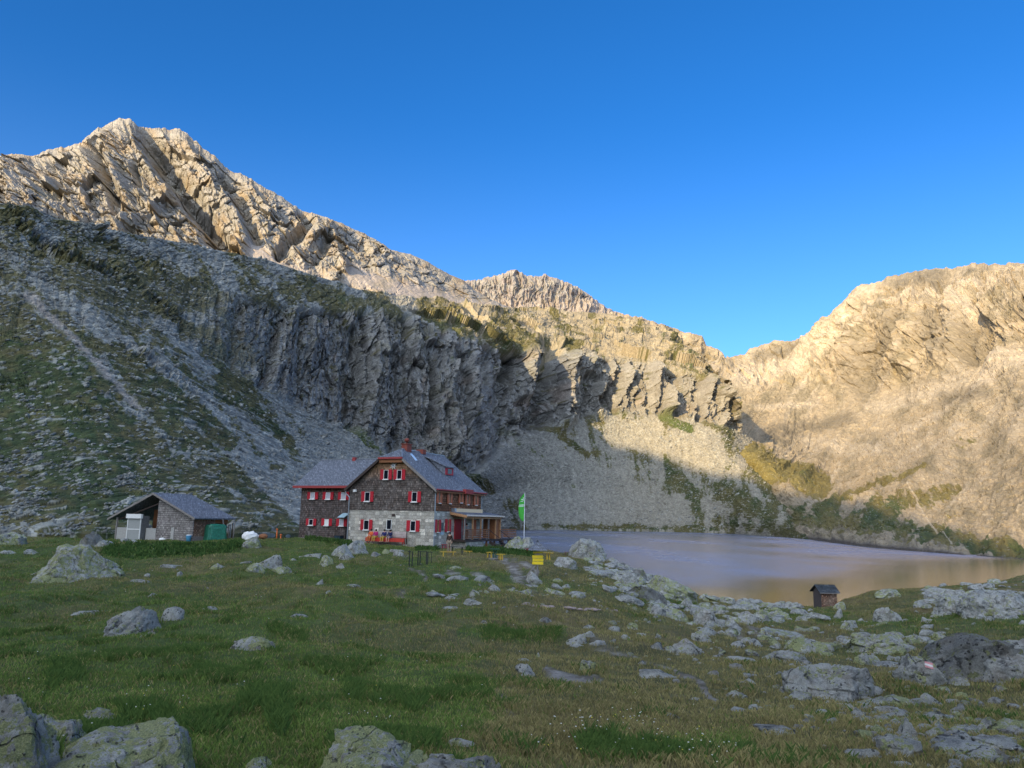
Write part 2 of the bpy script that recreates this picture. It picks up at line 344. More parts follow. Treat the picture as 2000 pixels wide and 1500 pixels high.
    B += 0.9*cap(wx, wy, [(1320, 930), (1350, 965)], 10, 12, .6)+0.75*cap(wx, wy, [(1405, 955), (1450, 975), (1500, 1010)], 17, 16, .8)
    B += 0.4*cap(wx, wy, [(1400, 1015), (1560, 1040)], 10, 14, .9)
    B += 0.7*cap(wx, wy, [(1060, 1026), (1400, 1034)], 4, 5, .9)
    B += .30*sstep(.0, .3, fbm(f/34, g/400, 91, 3))*sstep(720, 560, px)*sstep(560, 640, py)
    # bare scree tongues
    B -= 0.9*cap(wx, wy, [(60, 540), (130, 590), (260, 690), (390, 780), (520, 860), (640, 950)], 10, 24, .6)
    B -= 0.9*cap(wx, wy, [(380, 830), (460, 900), (560, 970), (640, 1030)], 20, 34, .7)
    B -= 1.0*cap(wx, wy, [(640, 880), (800, 960), (900, 1020)], 50, 50, .6)
    B -= 0.8*cap(wx, wy, [(1000, 900), (1150, 960), (1300, 1000)], 60, 30, .7)
    B -= 0.8*cap(wx, wy, [(1230, 850), (1400, 890)], 22, 22, .6)
    B -= 0.25*cliff*sstep(350, 600, px)
    B += shelf*sstep(760, 900, px)*(-.02+.85*fbm(px/70+3, py/11, 41, 4, .6))
    B += .9*cap(wx, wy, [(1475, 890), (1510, 940), (1545, 990), (1580, 1050)], 16, 24, 1)
    turf = sstep(0.0, 0.30, gm+B)*(1-.75*sstep(.55, .75, blk)*(1-cliff))
    # turf ledges in the cliffs
    ledge = cliff*sstep(.16, .4, fbm(px/14, py/9, 12.1, 4, .6)+.25*sstep(700, 560, py)-.05)
    turf = np.maximum(turf*(1-.65*cliff), ledge*.9)
    tint = sstep(-.45, .25, s_iso+.35*sstep(760, 520, py)-.35*cap(px, py, [(80, 800), (250, 1000)], 120, 60, .8))
    green = mixc(GRASS*1.0, BGRASS, tint)
    green = mixc(green, np.array([.085, .115, .036]), np.clip(cap(wx, wy, [(1300, 815), (1345, 835)], 14, 10)+cap(wx, wy, [(990, 840), (1120, 950)], 14, 10)+cap(wx, wy, [(690, 830), (740, 885)], 9), 0, 1)*.6)
    rock = mixc(SCREE, np.array([.195, .195, .185]), np.clip(cliff+crag, 0, 1))
    stain = sstep(.1, .5, fbm(px/16, py/70, 9.1, 4, .6))*cliff
    rock = mixc(rock, DARKR, stain*.65); rock = mixc(rock, np.array([.25, .19, .15]), sstep(.15, .5, fbm(px/30, py/45, 19.1, 3))*cliff*.4)
    rock = rock*(1+.30*np.clip(s_fine, -1, 1)+.22*s_iso2+.28*np.where(cliff > .3, fb*.9+fc*.5, np.where(t > 2, fi*.7+fj*.7, blk*.7+blk2*.8)))[..., None]
    rock = mixc(rock, np.array([.29, .235, .145]), np.clip(sstep(1080, 1300, px)*.32+shelf*sstep(700, 900, px)*.7, 0, .8))  # tan tint puts sunlit warmth into the rock of shelf and right-hand scree
    pk = cap(wx, wy, [(55, 575), (110, 630), (170, 690), (215, 740), (290, 810)], 9, 4, .5)
    rock = mixc(rock, PINK, pk*.3); turf = turf*(1-pk*.9)
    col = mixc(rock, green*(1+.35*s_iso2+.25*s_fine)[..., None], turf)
    col = np.clip(col, .02, .8)
    def ext(a): a = np.concatenate([a, np.repeat(a[-1:], 2, 0)]); return np.concatenate([a, a[:, -1:]], 1)
    nrT, ncT = P.shape[:2]
    o = np_mesh('hillside', P, grid_faces(nrT, ncT), M_SLOPE, False, ext(col), {'turf': ext(turf)})
    me = o.data; me.materials.append(M_SLOPE_MID)
    cen = (np.arange((nrT-1)*(ncT-1)) % (ncT-1)); pxc = -320+cen/ncT*1900
    jit = RNG.normal(size=pxc.shape)*25
    me.polygons.foreach_set('material_index', (pxc+jit > 660).astype(np.int32))
    tag(o, kind='structure')
    return P[:len(px), :ncol], px, py, t, turf
HILL = build_hillside()

def build_peak():
    base = [(-400, 600, 900), (0, 560, 1000), (300, 600, 1150), (600, 640, 1350), (800, 640, 1500), (1010, 650, 1750)]
    m1 = [(-400, 430, 1150), (0, 420, 1230), (200, 455, 1320), (330, 480, 1380), (450, 490, 1430), (520, 500, 1450), (600, 520, 1500), (750, 545, 1620), (900, 585, 1800), (1010, 612, 1950)]
    m2 = [(-400, 360, 1300), (0, 355, 1400), (170, 350, 1500), (260, 350, 1540), (340, 370, 1570), (450, 410, 1600), (550, 450, 1640), (650, 480, 1700), (750, 515, 1760), (900, 570, 1900), (1010, 606, 2010)]
    top = [(-400, 330, 1500), (-200, 318, 1550), (0, 307, 1600), (25, 301, 1600), (60, 305, 1610), (95, 293, 1620), (118, 288, 1630), (160, 281, 1650), (172, 267, 1660), (190, 253, 1670), (215, 241, 1690), (235, 232, 1700), (250, 232, 1700), (262, 238, 1700), (270, 245, 1710), (300, 248, 1740), (330, 252, 1760), (352, 253, 1770), (372, 266, 1770), (395, 288, 1770), (420, 305, 1770), (440, 325, 1780), (480, 345, 1790), (520, 368, 1800), (560, 392, 1820), (595, 413, 1840), (640, 427, 1850), (690, 447, 1870), (730, 466, 1880), (765, 488, 1890), (800, 496, 1920), (835, 511, 1940), (870, 531, 1980), (905, 548, 2020), (925, 566, 2050), (970, 592, 2080), (1010, 604, 2100)]
    px, py, Y, t = surface([base, m1, m2, top], 1150, [60, 190, 190], lin=(3,))
    P = at(px, py, Y); n = blur(blur(grid_normals(P), 15, 0), 15, 1); n[..., 2] *= .15; n[..., 1] -= .8; n = facing(n, P)
    mid = 0.5*px
    w = fbm(px/80, py/80, 3, 3)
    # couloirs run down to the right, strata cross them
    f = (px-300)*0.83-(py-350)*0.56+16*w; g = (px-300)*0.56+(py-350)*0.83
    D = (ridged(f/62, g/260, .4, 3, .45)-.35)*62+(ridged(f/21+w, g/90, 2.4, 3, .5)-.3)*20
    qx = px*.80+py*.60+10*w; qy = -px*.45+py*.9+10*w
    fa, ca = facets(qx/60, qy/26, 7); fb, cb = facets(qx/26, qy/11, 8); fc, cc = facets(qx/10, qy/5, 9)
    D += fa*34+fb*15+fc*5-10*sstep(.15, 0, cb)
    st = ((py-350)*0.90+(px-300)*0.30)
    D += (ridged(st/13+.5*w, (px)/70, 6.4, 3, .5)-.3)*9+fbm(px/5, py/5, 1, 3, .6)*6
    for pts, wd, dep in (([(278, 250), (305, 300), (340, 350), (380, 400), (430, 470)], 17, 85), ([(178, 290), (205, 330), (225, 380), (235, 420)], 10, 60), ([(262, 330), (275, 370)], 6, 34), ([(430, 350), (470, 400), (500, 470)], 10, 45),
                         ([(590, 425), (605, 440), (560, 480), (545, 500)], 9, 60), ([(350, 370), (410, 440), (440, 480)], 8, 40), ([(640, 470), (620, 510)], 7, 30), ([(120, 340), (110, 380)], 8, 24), ([(245, 240), (252, 262)], 3, 22)):
        D -= cap(px+5*w, py+4*w, pts, wd, soft=.8)*dep*1.5
    for pts, wd, dep in (([(255, 245), (285, 290), (300, 340), (345, 385)], 13, 50), ([(215, 255), (220, 320), (245, 390), (240, 440)], 14, 34), ([(350, 270), (400, 340), (470, 440), (480, 480)], 14, 34), ([(330, 385), (300, 420), (250, 440)], 9, 40), ([(470, 340), (530, 420)], 12, 30), ([(620, 440), (640, 440), (600, 480)], 10, 30)):
        D += cap(px+5*w, py+4*w, pts, wd, soft=.8)*dep
    # scree cones at the foot of the face
    sn = cap(px, py, [(500, 492), (545, 530), (620, 560)], 16, 26, .5)+cap(px, py, [(690, 540), (800, 570), (1000, 620)], 18, 14, .6); sn = np.clip(sn, 0, 1)
    edge = .6*np.minimum(1, t/.1)*(1-.9*sstep(2.6, 3, t))
    D = D*edge*(1-.9*sn)*(1-.6*sstep(700, 950, px))
    skj = (t > 2.999)*0
    P = P+n*D[..., None]
    jag = sstep(2.6, 3, t)*(ridged(px/26, 1.3, 0, 4, .6)-.35)*7*(1-.5*sstep(500, 800, px))
    P[..., 2] += jag
    back = P[-1][None]+np.array([(0, 60, -45), (0, 500, -700)])[:, None, :]; P = np.concatenate([P, back])
    s1 = fbm(f/5, g/30, 3.3, 4, .6); s2 = fbm(px/12, py/8, 5.3, 4, .6)
    col = mixc(ROCK*1.08, np.array([.26, .21, .15]), sstep(-.1, .4, fbm(px/40, py/25, 2.2, 4)))
    col = col*(1+.25*s1+.25*s2)[..., None]
    col = mixc(col, np.array([.34, .29, .25]), sn*.8)
    gr = sstep(.05, .35, s2+.5*sstep(.1, .5, fbm(px/60, py/40, 7, 3))-.1)*.25
    col = mixc(col, BGRASS*1.3, gr); col = np.clip(col, .03, .8)
    ext = lambda a: np.concatenate([a, np.repeat(a[-1:], 2, 0)])
    tag(np_mesh('mountain_peak', P, grid_faces(*P.shape[:2]), M_FARROCK, False, ext(col), {'turf': np.zeros(P.shape[:2])}), kind='structure')
build_peak()

def build_back_peak():
    base = [(850, 640, 2300), (1000, 650, 2300), (1260, 680, 2300)]
    m = [(850, 590, 2450), (940, 585, 2450), (1040, 590, 2430), (1120, 605, 2430), (1260, 650, 2430)]
    top = [(850, 575, 2600), (905, 548, 2600), (935, 547, 2600), (955, 541, 2600), (975, 536, 2600), (990, 532, 2600), (1005, 526, 2600), (1015, 531, 2600), (1030, 538, 2600), (1050, 541, 2600), (1065, 535, 2600), (1080, 543, 2600), (1105, 550, 2600), (1130, 562, 2600), (1155, 580, 2600), (1180, 598, 2600), (1200, 609, 2600), (1260, 630, 2600)]
    px, py, Y, t = surface([base, m, top], 560, [60, 130], lin=(2,))
    P = at(px, py, Y); w = fbm(px/30, py/30, 8, 3)
    D = ((ridged(px/22+py/60+w, py/90, 1.4, 4)-.3)*42+(ridged(px/7+w, py/24, 2.4, 3)-.3)*16)*(1-.9*sstep(1.75, 2, t))*np.minimum(1, t/.2)
    D -= cap(px, py, [(1010, 535), (1015, 560)], 5)*30
    P[..., 1] -= D
    P[..., 2] += sstep(1.6, 2, t)*(ridged(px/9, 2.3, 0, 3)-.35)*8
    P = np.concatenate([P, P[-1][None]+np.array([(0, 60, -30), (0, 500, -400)])[:, None, :]])
    s2 = fbm(px/10, py/8, 5.3, 4, .6); col = mixc(ROCK*1.1, np.array([.24, .20, .175]), sstep(-.2, .4, s2))*(1+.25*fbm(px/3, py/10, 1, 3))[..., None]
    col = mixc(col, np.array([.33, .28, .24]), sstep(575, 600, py)*.7)
    ext = lambda a: np.concatenate([a, np.repeat(a[-1:], 2, 0)])
    tag(np_mesh('mountain_peak', P, grid_faces(*P.shape[:2]), M_FARROCK, False, ext(np.clip(col, .03, .8)), {'turf': np.zeros(P.shape[:2])}), kind='structure')
build_back_peak()

def build_right():
    foot = [(1180, 1036, 1500), (1400, 1040, 1350), (1500, 1046, 1000), (1580, 1053, 615), (1700, 1068, 405), (1850, 1081, 326), (2000, 1091, 283), (2320, 1112, 220)]
    r1 = [(1180, 900, 1700), (1400, 900, 1500), (1450, 905, 1130), (1540, 945, 1000), (1620, 985, 720), (1700, 1010, 560), (1850, 1030, 420), (2000, 1045, 340), (2320, 1050, 260)]
    r2 = [(1180, 860, 1850), (1400, 850, 1700), (1470, 868, 1320), (1540, 885, 1320), (1630, 925, 1080), (1700, 930, 880), (1850, 925, 640), (2000, 920, 520), (2320, 880, 380)]
    r3 = [(1180, 800, 2100), (1400, 800, 1950), (1500, 835, 1750), (1600, 850, 1620), (1700, 840, 1420), (1850, 830, 1100), (2000, 800, 830), (2320, 700, 560)]
    r4 = [(1180, 700, 2350), (1320, 700, 2350), (1450, 760, 2150), (1600, 765, 2050), (1700, 765, 1850), (1850, 720, 1500), (2000, 690, 1220), (2320, 580, 800)]
    r5 = [(1180, 640, 2450), (1300, 655, 2450), (1400, 712, 2450), (1500, 705, 2350), (1600, 680, 2250), (1700, 640, 2020), (1850, 610, 1720), (2000, 590, 1430), (2320, 520, 1000)]
    top = [(1180, 608, 2550), (1210, 612, 2550), (1250, 620, 2550), (1290, 634, 2550), (1310, 638, 2550), (1330, 647, 2550), (1358, 652, 2550), (1372, 656, 2550), (1380, 676, 2550), (1400, 680, 2540), (1412, 690, 2530), (1417, 701, 2520), (1430, 697, 2510), (1455, 692, 2490), (1462, 683, 2480), (1490, 675, 2460), (1515, 665, 2430), (1540, 668, 2410), (1562, 663, 2390), (1575, 652, 2370), (1590, 645, 2350), (1602, 622, 2330), (1616, 617, 2310), (1640, 596, 2290), (1655, 580, 2270), (1672, 560, 2250), (1690, 555, 2230), (1720, 550, 2200), (1735, 541, 2180), (1760, 534, 2160), (1800, 529, 2120), (1850, 524, 2060), (1880, 522, 2030), (1900, 516, 2000), (1950, 516, 1930), (2000, 514, 1870), (2150, 505, 1650), (2320, 495, 1400)]
    px, py, Y, t = surface([foot, r1, r2, r3, r4, r5, top], 1150, [60, 80, 70, 90, 120, 120], lin=(6,))
    P = at(px, py, Y); n = blur(blur(grid_normals(P), 14, 0), 14, 1); n = facing(n, P)
    X, Yw, Z = P[..., 0], P[..., 1], P[..., 2]
    w = fbm(px/60, py/60, 3, 3)
    high = sstep(3.7, 4.4, t)
    f = px*0.80+py*0.60+14*w; g = -px*0.60+py*0.80            # streaks run down to the left
    D = high*((ridged(f/105, g/420, 1.4, 2)-.35)*34+(ridged(px/36+w, py/85, 2.4, 2)-.3)*13+fbm(px/10, py/9, 1, 4, .6)*8)
    D += (1-high)*((ridged(f/110, g/500, 4.4, 3)-.3)*13*np.clip(Y/900, .2, 1)+fbm(px/16, py/9, 3, 4, .5)*2.5*np.clip(Y/900, .15, 1))
    D += (1-high)*fbm(X/6, Yw/6, Z/6, 4, .6)*.8*np.clip(Y/500, .4, 2)
    for pts, wd, dep in (([(1700, 660), (1690, 740)], 26, 34), ([(1905, 640), (1895, 690)], 18, 34), ([(1840, 560), (1835, 600)], 18, 16), ([(1760, 600), (1740, 680)], 14, 14)):
        D -= cap(px, py, pts, wd, soft=.9)*dep
    for pts, wd, dep in (([(1670, 600), (1650, 700)], 28, 24), ([(1790, 620), (1760, 700)], 24, 20), ([(1870, 620), (1850, 690)], 24, 24), ([(1600, 700), (1640, 760)], 24, 12), ([(1990, 560), (1960, 700)], 30, 22)):
        D += cap(px, py, pts, wd, soft=.9)*dep
    # grassy hump at the valley head and the moraine wall behind it
    D += cap(px, py, [(1470, 905), (1560, 930)], 40, 30, .9)*5+cap(px, py, [(1580, 868), (1720, 880)], 20, 20, 1)*4
    fb, cb = facets((px*.8+py*.6)/26+w, (py*.8-px*.5)/18+w, 17); fc, cc = facets(px/9+w, py/6+w, 19); fd, cd = facets(X/7, Z/5+Yw/22, 21)
    D += high*(fb*8+fc*3)+(1-high)*(fc*.7+fd*.8)*np.clip(Y/600, .3, 2)+(ridged(f/20+w, g/300, 8.8, 2)-.3)*3.5*np.clip(Y/1000, .2, 1.5)
    edge = np.minimum(1, t/.12)*(1-.93*sstep(5.6, 6, t))
    P = P+n*(D*edge)[..., None]
    P[..., 2] += sstep(5.6, 6, t)*(ridged(px/24, 5.3, 0, 4, .6)-.35)*9
    P[:2, :, 2] = np.minimum(P[:2, :, 2], LAKE_Z-1.5)
    P = np.concatenate([P, P[-1][None]+np.array([(30, 60, -30), (300, 600, -500)])[:, None, :]])
    # colours
    wx = px+9*fbm(px/30, py/30, 1, 3)+3*fbm(px/8, py/8, 2, 2); wy = py+8*fbm(px/30, py/30, 5, 3)
    s_str = fbm(f/14, g/120, .3, 5, .6); s2 = fbm(px/11, py/7, 5.3, 4, .62); s3 = fbm(px/46, py/34, 15.3, 4, .6); s4 = fbm(f/4, g/22, 9, 3, .6)
    low = 1-sstep(2.6, 3.4, t)
    rock = mixc(np.array([.38, .31, .21]), np.array([.225, .19, .125]), sstep(-.25, .4, s3+.35*s_str))  # golden rock base also carries some of the warm sunlight
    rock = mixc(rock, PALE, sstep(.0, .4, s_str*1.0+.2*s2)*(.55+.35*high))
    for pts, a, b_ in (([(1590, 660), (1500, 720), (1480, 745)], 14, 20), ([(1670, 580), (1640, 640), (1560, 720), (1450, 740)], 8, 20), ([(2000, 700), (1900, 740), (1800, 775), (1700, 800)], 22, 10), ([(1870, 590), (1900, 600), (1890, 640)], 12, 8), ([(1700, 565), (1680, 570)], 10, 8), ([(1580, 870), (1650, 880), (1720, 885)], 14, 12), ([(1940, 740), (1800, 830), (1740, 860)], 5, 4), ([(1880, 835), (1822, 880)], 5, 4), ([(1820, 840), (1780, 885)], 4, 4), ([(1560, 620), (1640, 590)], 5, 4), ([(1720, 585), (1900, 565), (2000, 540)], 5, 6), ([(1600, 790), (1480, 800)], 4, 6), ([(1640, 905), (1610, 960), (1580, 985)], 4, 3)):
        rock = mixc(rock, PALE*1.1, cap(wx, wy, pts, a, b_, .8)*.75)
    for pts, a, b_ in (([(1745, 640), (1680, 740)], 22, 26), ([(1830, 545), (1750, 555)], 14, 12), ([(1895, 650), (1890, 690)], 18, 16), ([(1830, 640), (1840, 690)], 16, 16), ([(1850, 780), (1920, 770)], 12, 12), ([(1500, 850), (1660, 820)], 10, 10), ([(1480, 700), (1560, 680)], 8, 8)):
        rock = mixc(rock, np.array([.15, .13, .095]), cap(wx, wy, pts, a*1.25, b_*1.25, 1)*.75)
    rock = rock*(1+.13*s2+.12*s4+.08*fc+.08*fd+.16*fbm(f/60, g/300, 61, 3))[..., None]*.84
    B = np.full(px.shape, -.55)
    B += 1.15*cap(wx, wy, [(1450, 905), (1510, 925), (1600, 945)], 24, 26, .5)+.5*cap(wx, wy, [(1430, 875), (1510, 885)], 12, 8, .6)
    B += .9*cap(wx, wy, [(1560, 1010), (1700, 1030), (1850, 1050), (2000, 1075)], 30, 14, .8)
    B += .85*cap(wx, wy, [(1600, 990), (1720, 950), (1810, 925)], 11, 7, .7)+.9*cap(wx, wy, [(1720, 1000), (1800, 975), (1870, 940)], 26, 8, .7)
    B += .7*cap(wx, wy, [(1860, 880), (1900, 852)], 9, 4, .5)+.5*cap(wx, wy, [(1750, 920), (1790, 860)], 6, 5, .6)+.85*cap(wx, wy, [(1900, 1068), (2050, 1075)], 12, 12, .7)
    B += .45*cap(wx, wy, [(1830, 1040), (1860, 1000)], 22, 16, .8)
    turf = sstep(0, .25, .8*s2+.5*s_str+.3*s3+B)
    green = mixc(np.array([.060, .078, .026]), np.array([.15, .125, .045]), sstep(-.3, .3, s3+.35*sstep(1010, 960, py)))
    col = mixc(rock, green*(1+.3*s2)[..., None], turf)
    shore = 1-sstep(.03, .10, t); col = mixc(col, np.array([.10, .085, .075]), shore*.8)
    path = cap(wx, py, [(1782, 958), (1792, 975), (1800, 998), (1830, 1035), (1860, 1065)], 1.7, 1.7, .6); col = mixc(col, PALE, path*.8)
    col = np.clip(col, .02, .8)
    ext = lambda a: np.concatenate([a, np.repeat(a[-1:], 2, 0)])
    o = np_mesh('mountainside', P, grid_faces(*P.shape[:2]), M_FARROCK, False, ext(col), {'turf': ext(turf*low)})
    o.data.materials.append(M_SLOPE_MID)
    fi = np.repeat((t[:-1, 0] < 2.6), 1149); fi = np.concatenate([fi, np.zeros(2*1149, bool)])[:len(o.data.polygons)]
    o.data.polygons.foreach_set('material_index', fi.astype(np.int32))
    tag(o, kind='structure')
    return P[:len(px)], px, py
RIGHT = build_right()

# ridge behind the camera that keeps the valley in evening shade
def build_crest():
    sh = [(RIGHT, 2300, 1110), (RIGHT, 2000, 1074), (RIGHT, 1900, 1050), (RIGHT, 1800, 1016), (RIGHT, 1700, 990), (RIGHT, 1620, 972), (HILL, 1500, 945), (HILL, 1420, 922), (HILL, 1320, 896), (HILL, 1240, 868), (HILL, 1130, 830), (HILL, 1060, 800), (HILL, 960, 735), (HILL, 850, 650), (HILL, 790, 612), (HILL, 740, 588), (HILL, 700, 572)]
    hx, hy = -math.sin(SUN_AZ), -math.cos(SUN_AZ); qx, qy = math.cos(SUN_AZ), -math.sin(SUN_AZ)
    VC = 1300.0; prof = []
    for S, x, y in sh:
        P, px, py = S[0], S[1], S[2]; i = np.argmin((px-x)**2+(py-y)**2); p = P.reshape(-1, 3)[i]
        u = p[0]*qx+p[1]*qy; v = p[0]*hx+p[1]*hy; prof.append((u, p[2]+math.tan(SUN_EL)*(VC-v)))
    prof.sort()
    print('crest', [(int(a), int(b)) for a, b in prof])
    us = [p[0] for p in prof]; zs = list(np.maximum.accumulate([p[1] for p in prof][::-1])[::-1])
    us = [us[0]-1500, us[0]-500]+us+[200, 900, 1800]; zs = [zs[0]+90, zs[0]+25]+zs+[380, 400, 300]
    u = np.linspace(us[0], us[-1], 700); z = np.interp(u, us, zs)+(ridged(u/60, 3.3, 0, 4)-.4)*7
    k = np.linspace(-1, 1, 60); K, Ug = np.meshgrid(k, u, indexing='ij'); Zg = np.broadcast_to(z, K.shape)
    v = VC+K*700
    zz = Zg-(np.abs(K)**1.1)*(Zg+30)+fbm(Ug/90, v/90, 2, 4)*60*np.minimum(1, np.abs(K)*3)
    P = np.stack([Ug*qx+v*hx, Ug*qy+v*hy, zz], -1)
    c = np.broadcast_to(ROCK*.8, P.shape)
    tag(np_mesh('mountain_ridge', P, grid_faces(*P.shape[:2]), M_FARROCK, False, c, {'turf': np.zeros(P.shape[:2])}), kind='structure')
build_crest()

# ------------------------------------------------------------------ lake and valley floor
def water_mat():
    m, nt, b = newmat('lake_water')
    b.inputs['Specular IOR Level'].default_value = .5; b.inputs['IOR'].default_value = 1.33
    co = coords(nt); sp = nt.nodes.new('ShaderNodeSeparateXYZ'); nt.links.new(co, sp.inputs[0])
    n2 = N(nt, 'TexNoise', Scale=.012, Detail=4.0, Roughness=.6); nt.links.new(coords(nt, scale=(1, .45, 1), rot=(0, 0, .3)), n2.inputs['Vector'])
    # calm water in the lee of the near shore and along the right-hand bank, wind ripples further out
    dist = math_(nt, 'ADD', sp.outputs[1], math_(nt, 'MULTIPLY', sp.outputs[0], -1.1))
    far = nt.nodes.new('ShaderNodeMapRange'); far.interpolation_type = 'SMOOTHSTEP'; far.inputs['From Min'].default_value = 92.0; far.inputs['From Max'].default_value = 135.0; nt.links.new(math_(nt, 'ADD', dist, math_(nt, 'MULTIPLY', n2.outputs['Fac'], 40.0)), far.inputs['Value'])
    rip = math_(nt, 'MULTIPLY', far.outputs[0], ramp(nt, n2.outputs['Fac'], [(.36, .45), (.6, 1.0)]))
    n1 = N(nt, 'TexNoise', Scale=1.3, Detail=4.0, Roughness=.6); nt.links.new(coords(nt, scale=(1, .5, 1), rot=(0, 0, .5)), n1.inputs['Vector'])
    nt.links.new(math_(nt, 'MULTIPLY_ADD', rip, .26, .03), b.inputs['Roughness'])
    nt.links.new(mix(nt, rip, (.03, .05, .06), (.16, .19, .29)), b.inputs['Base Color'])  # rippled water tinted blue-lavender to stand for reflected sky
    bump(nt, b, math_(nt, 'MULTIPLY', n1.outputs['Fac'], math_(nt, 'MULTIPLY_ADD', rip, .9, .1)), .25, 1.0)
    return m
def flat(name, x0, x1, y0, y1, z, m):
    return np_mesh(name, [(x0, y0, z), (x1, y0, z), (x1, y1, z), (x0, y1, z)], [(0, 1, 2, 3)], m)
tag(flat('lake', -80, 900, 60, 1500, LAKE_Z, water_mat()), kind='structure')
M_FLOOR, _nt, _b = newmat('valley_floor'); _b.inputs['Base Color'].default_value = (.10, .10, .07, 1)
tag(flat('valley_floor', -3500, 3500, -3500, 4500, -16, M_FLOOR), kind='structure')
# loose boulders lying all over the slope: nobody could count them
def boulder_field(name, SF, sel, n, size, mat, seed):
    P, px, py = SF[0], SF[1], SF[2]; rg = np.random.default_rng(seed)
    w = sel(px, py)*1.0; w[:-1, :-1] *= 1; idx = rg.choice(w.size, n, p=(w/w.sum()).ravel())
    c = P.reshape(-1, 3)[idx]; Yd = c[:, 1]
    V, F = ico(2) if False else ico(1)
    s = (size[0]+(size[1]-size[0])*rg.random(n)**4)*Yd/FPX
    rot = rg.uniform(0, 6.28, n); nv = len(V)
    A = V[None]*(1+.35*(rg.random((n, nv, 1))-.5)); A = A*np.stack([s, s*rg.uniform(.6, 1.3, n), s*rg.uniform(.35, .8, n)], -1)[:, None]
    x = A[..., 0]*np.cos(rot)[:, None]-A[..., 1]*np.sin(rot)[:, None]; y = A[..., 0]*np.sin(rot)[:, None]+A[..., 1]*np.cos(rot)[:, None]
    A = np.stack([x, y, A[..., 2]+.4*x], -1)+c[:, None]
    Fa = F[None]+(np.arange(n)*nv)[:, None, None]
    tone = (np.array([.26, .26, .235])*rg.uniform(.6, 1.35, (n, 1)))[:, None]*np.ones((1, nv, 1))
    tag(np_mesh(name, A, Fa, mat, False, tone, {'turf': np.zeros(n*nv)}, 3), kind='stuff')
_ico = {}
def ico(n):
    if n not in _ico:
        bm = bmesh.new(); bmesh.ops.create_icosphere(bm, subdivisions=n, radius=1)
        _ico[n] = (np.array([v.co[:] for v in bm.verts]), np.array([[v.index for v in f.verts] for f in bm.faces])); bm.free()
    return _ico[n]
def _sel(px, py):
    m = (py > 430)*(py < 1045)*(px < 640)*(px > -200)
    cl = fbm(px/50, py/40, 31, 4, .6)
    return m*np.clip(.25+cl*2.2, .02, 2)*(.35+sstep(700, 1000, py))*(.4+sstep(520, 200, px))
boulder_field('boulder_field', HILL, _sel, 15000, (.9, 7.0), M_SLOPE, 3)
def _sel2(px, py):
    return (py > 600)*(py < 1034)*(px > 600)*(px < 1500)*(.1+(py > 800)*np.clip(.3+fbm(px/60, py/40, 31, 3)*2, .03, 2))
boulder_field('scree_stones', HILL, _sel2, 7000, (.8, 3.2), M_SLOPE_MID, 4)
tag(COL.objects['boulder_field'], 'pale boulders strewn over the dark left hillside', 'boulders'); tag(COL.objects['scree_stones'], 'loose stones on the scree below the cliffs', 'stones')
# ------------------------------------------------------------------ meadow
def meadow_mat():
    m, nt, b = newmat('meadow_ground')
    a = N(nt, 'Attribute', attribute_name='Col'); co = coords(nt)
    n1 = N(nt, 'TexNoise', Scale=1.1, Detail=8.0, Roughness=.7); nt.links.new(co, n1.inputs['Vector'])
    n2 = N(nt, 'TexNoise', Scale=14.0, Detail=4.0, Roughness=.7); nt.links.new(co, n2.inputs['Vector'])
    c = mix(nt, .9, a.outputs['Color'], ramp(nt, n1.outputs['Fac'], [(.3, .6), (.5, 1.0), (.7, 1.4)]), 'MULTIPLY')
    c = mix(nt, .8, c, ramp(nt, n2.outputs['Fac'], [(.3, .55), (.7, 1.45)]), 'MULTIPLY')
    nt.links.new(c, b.inputs['Base Color'])
    bump(nt, b, math_(nt, 'ADD', math_(nt, 'MULTIPLY', n1.outputs['Fac'], 2.0), n2.outputs['Fac']), .10)
    return m
M_MEADOW = meadow_mat()
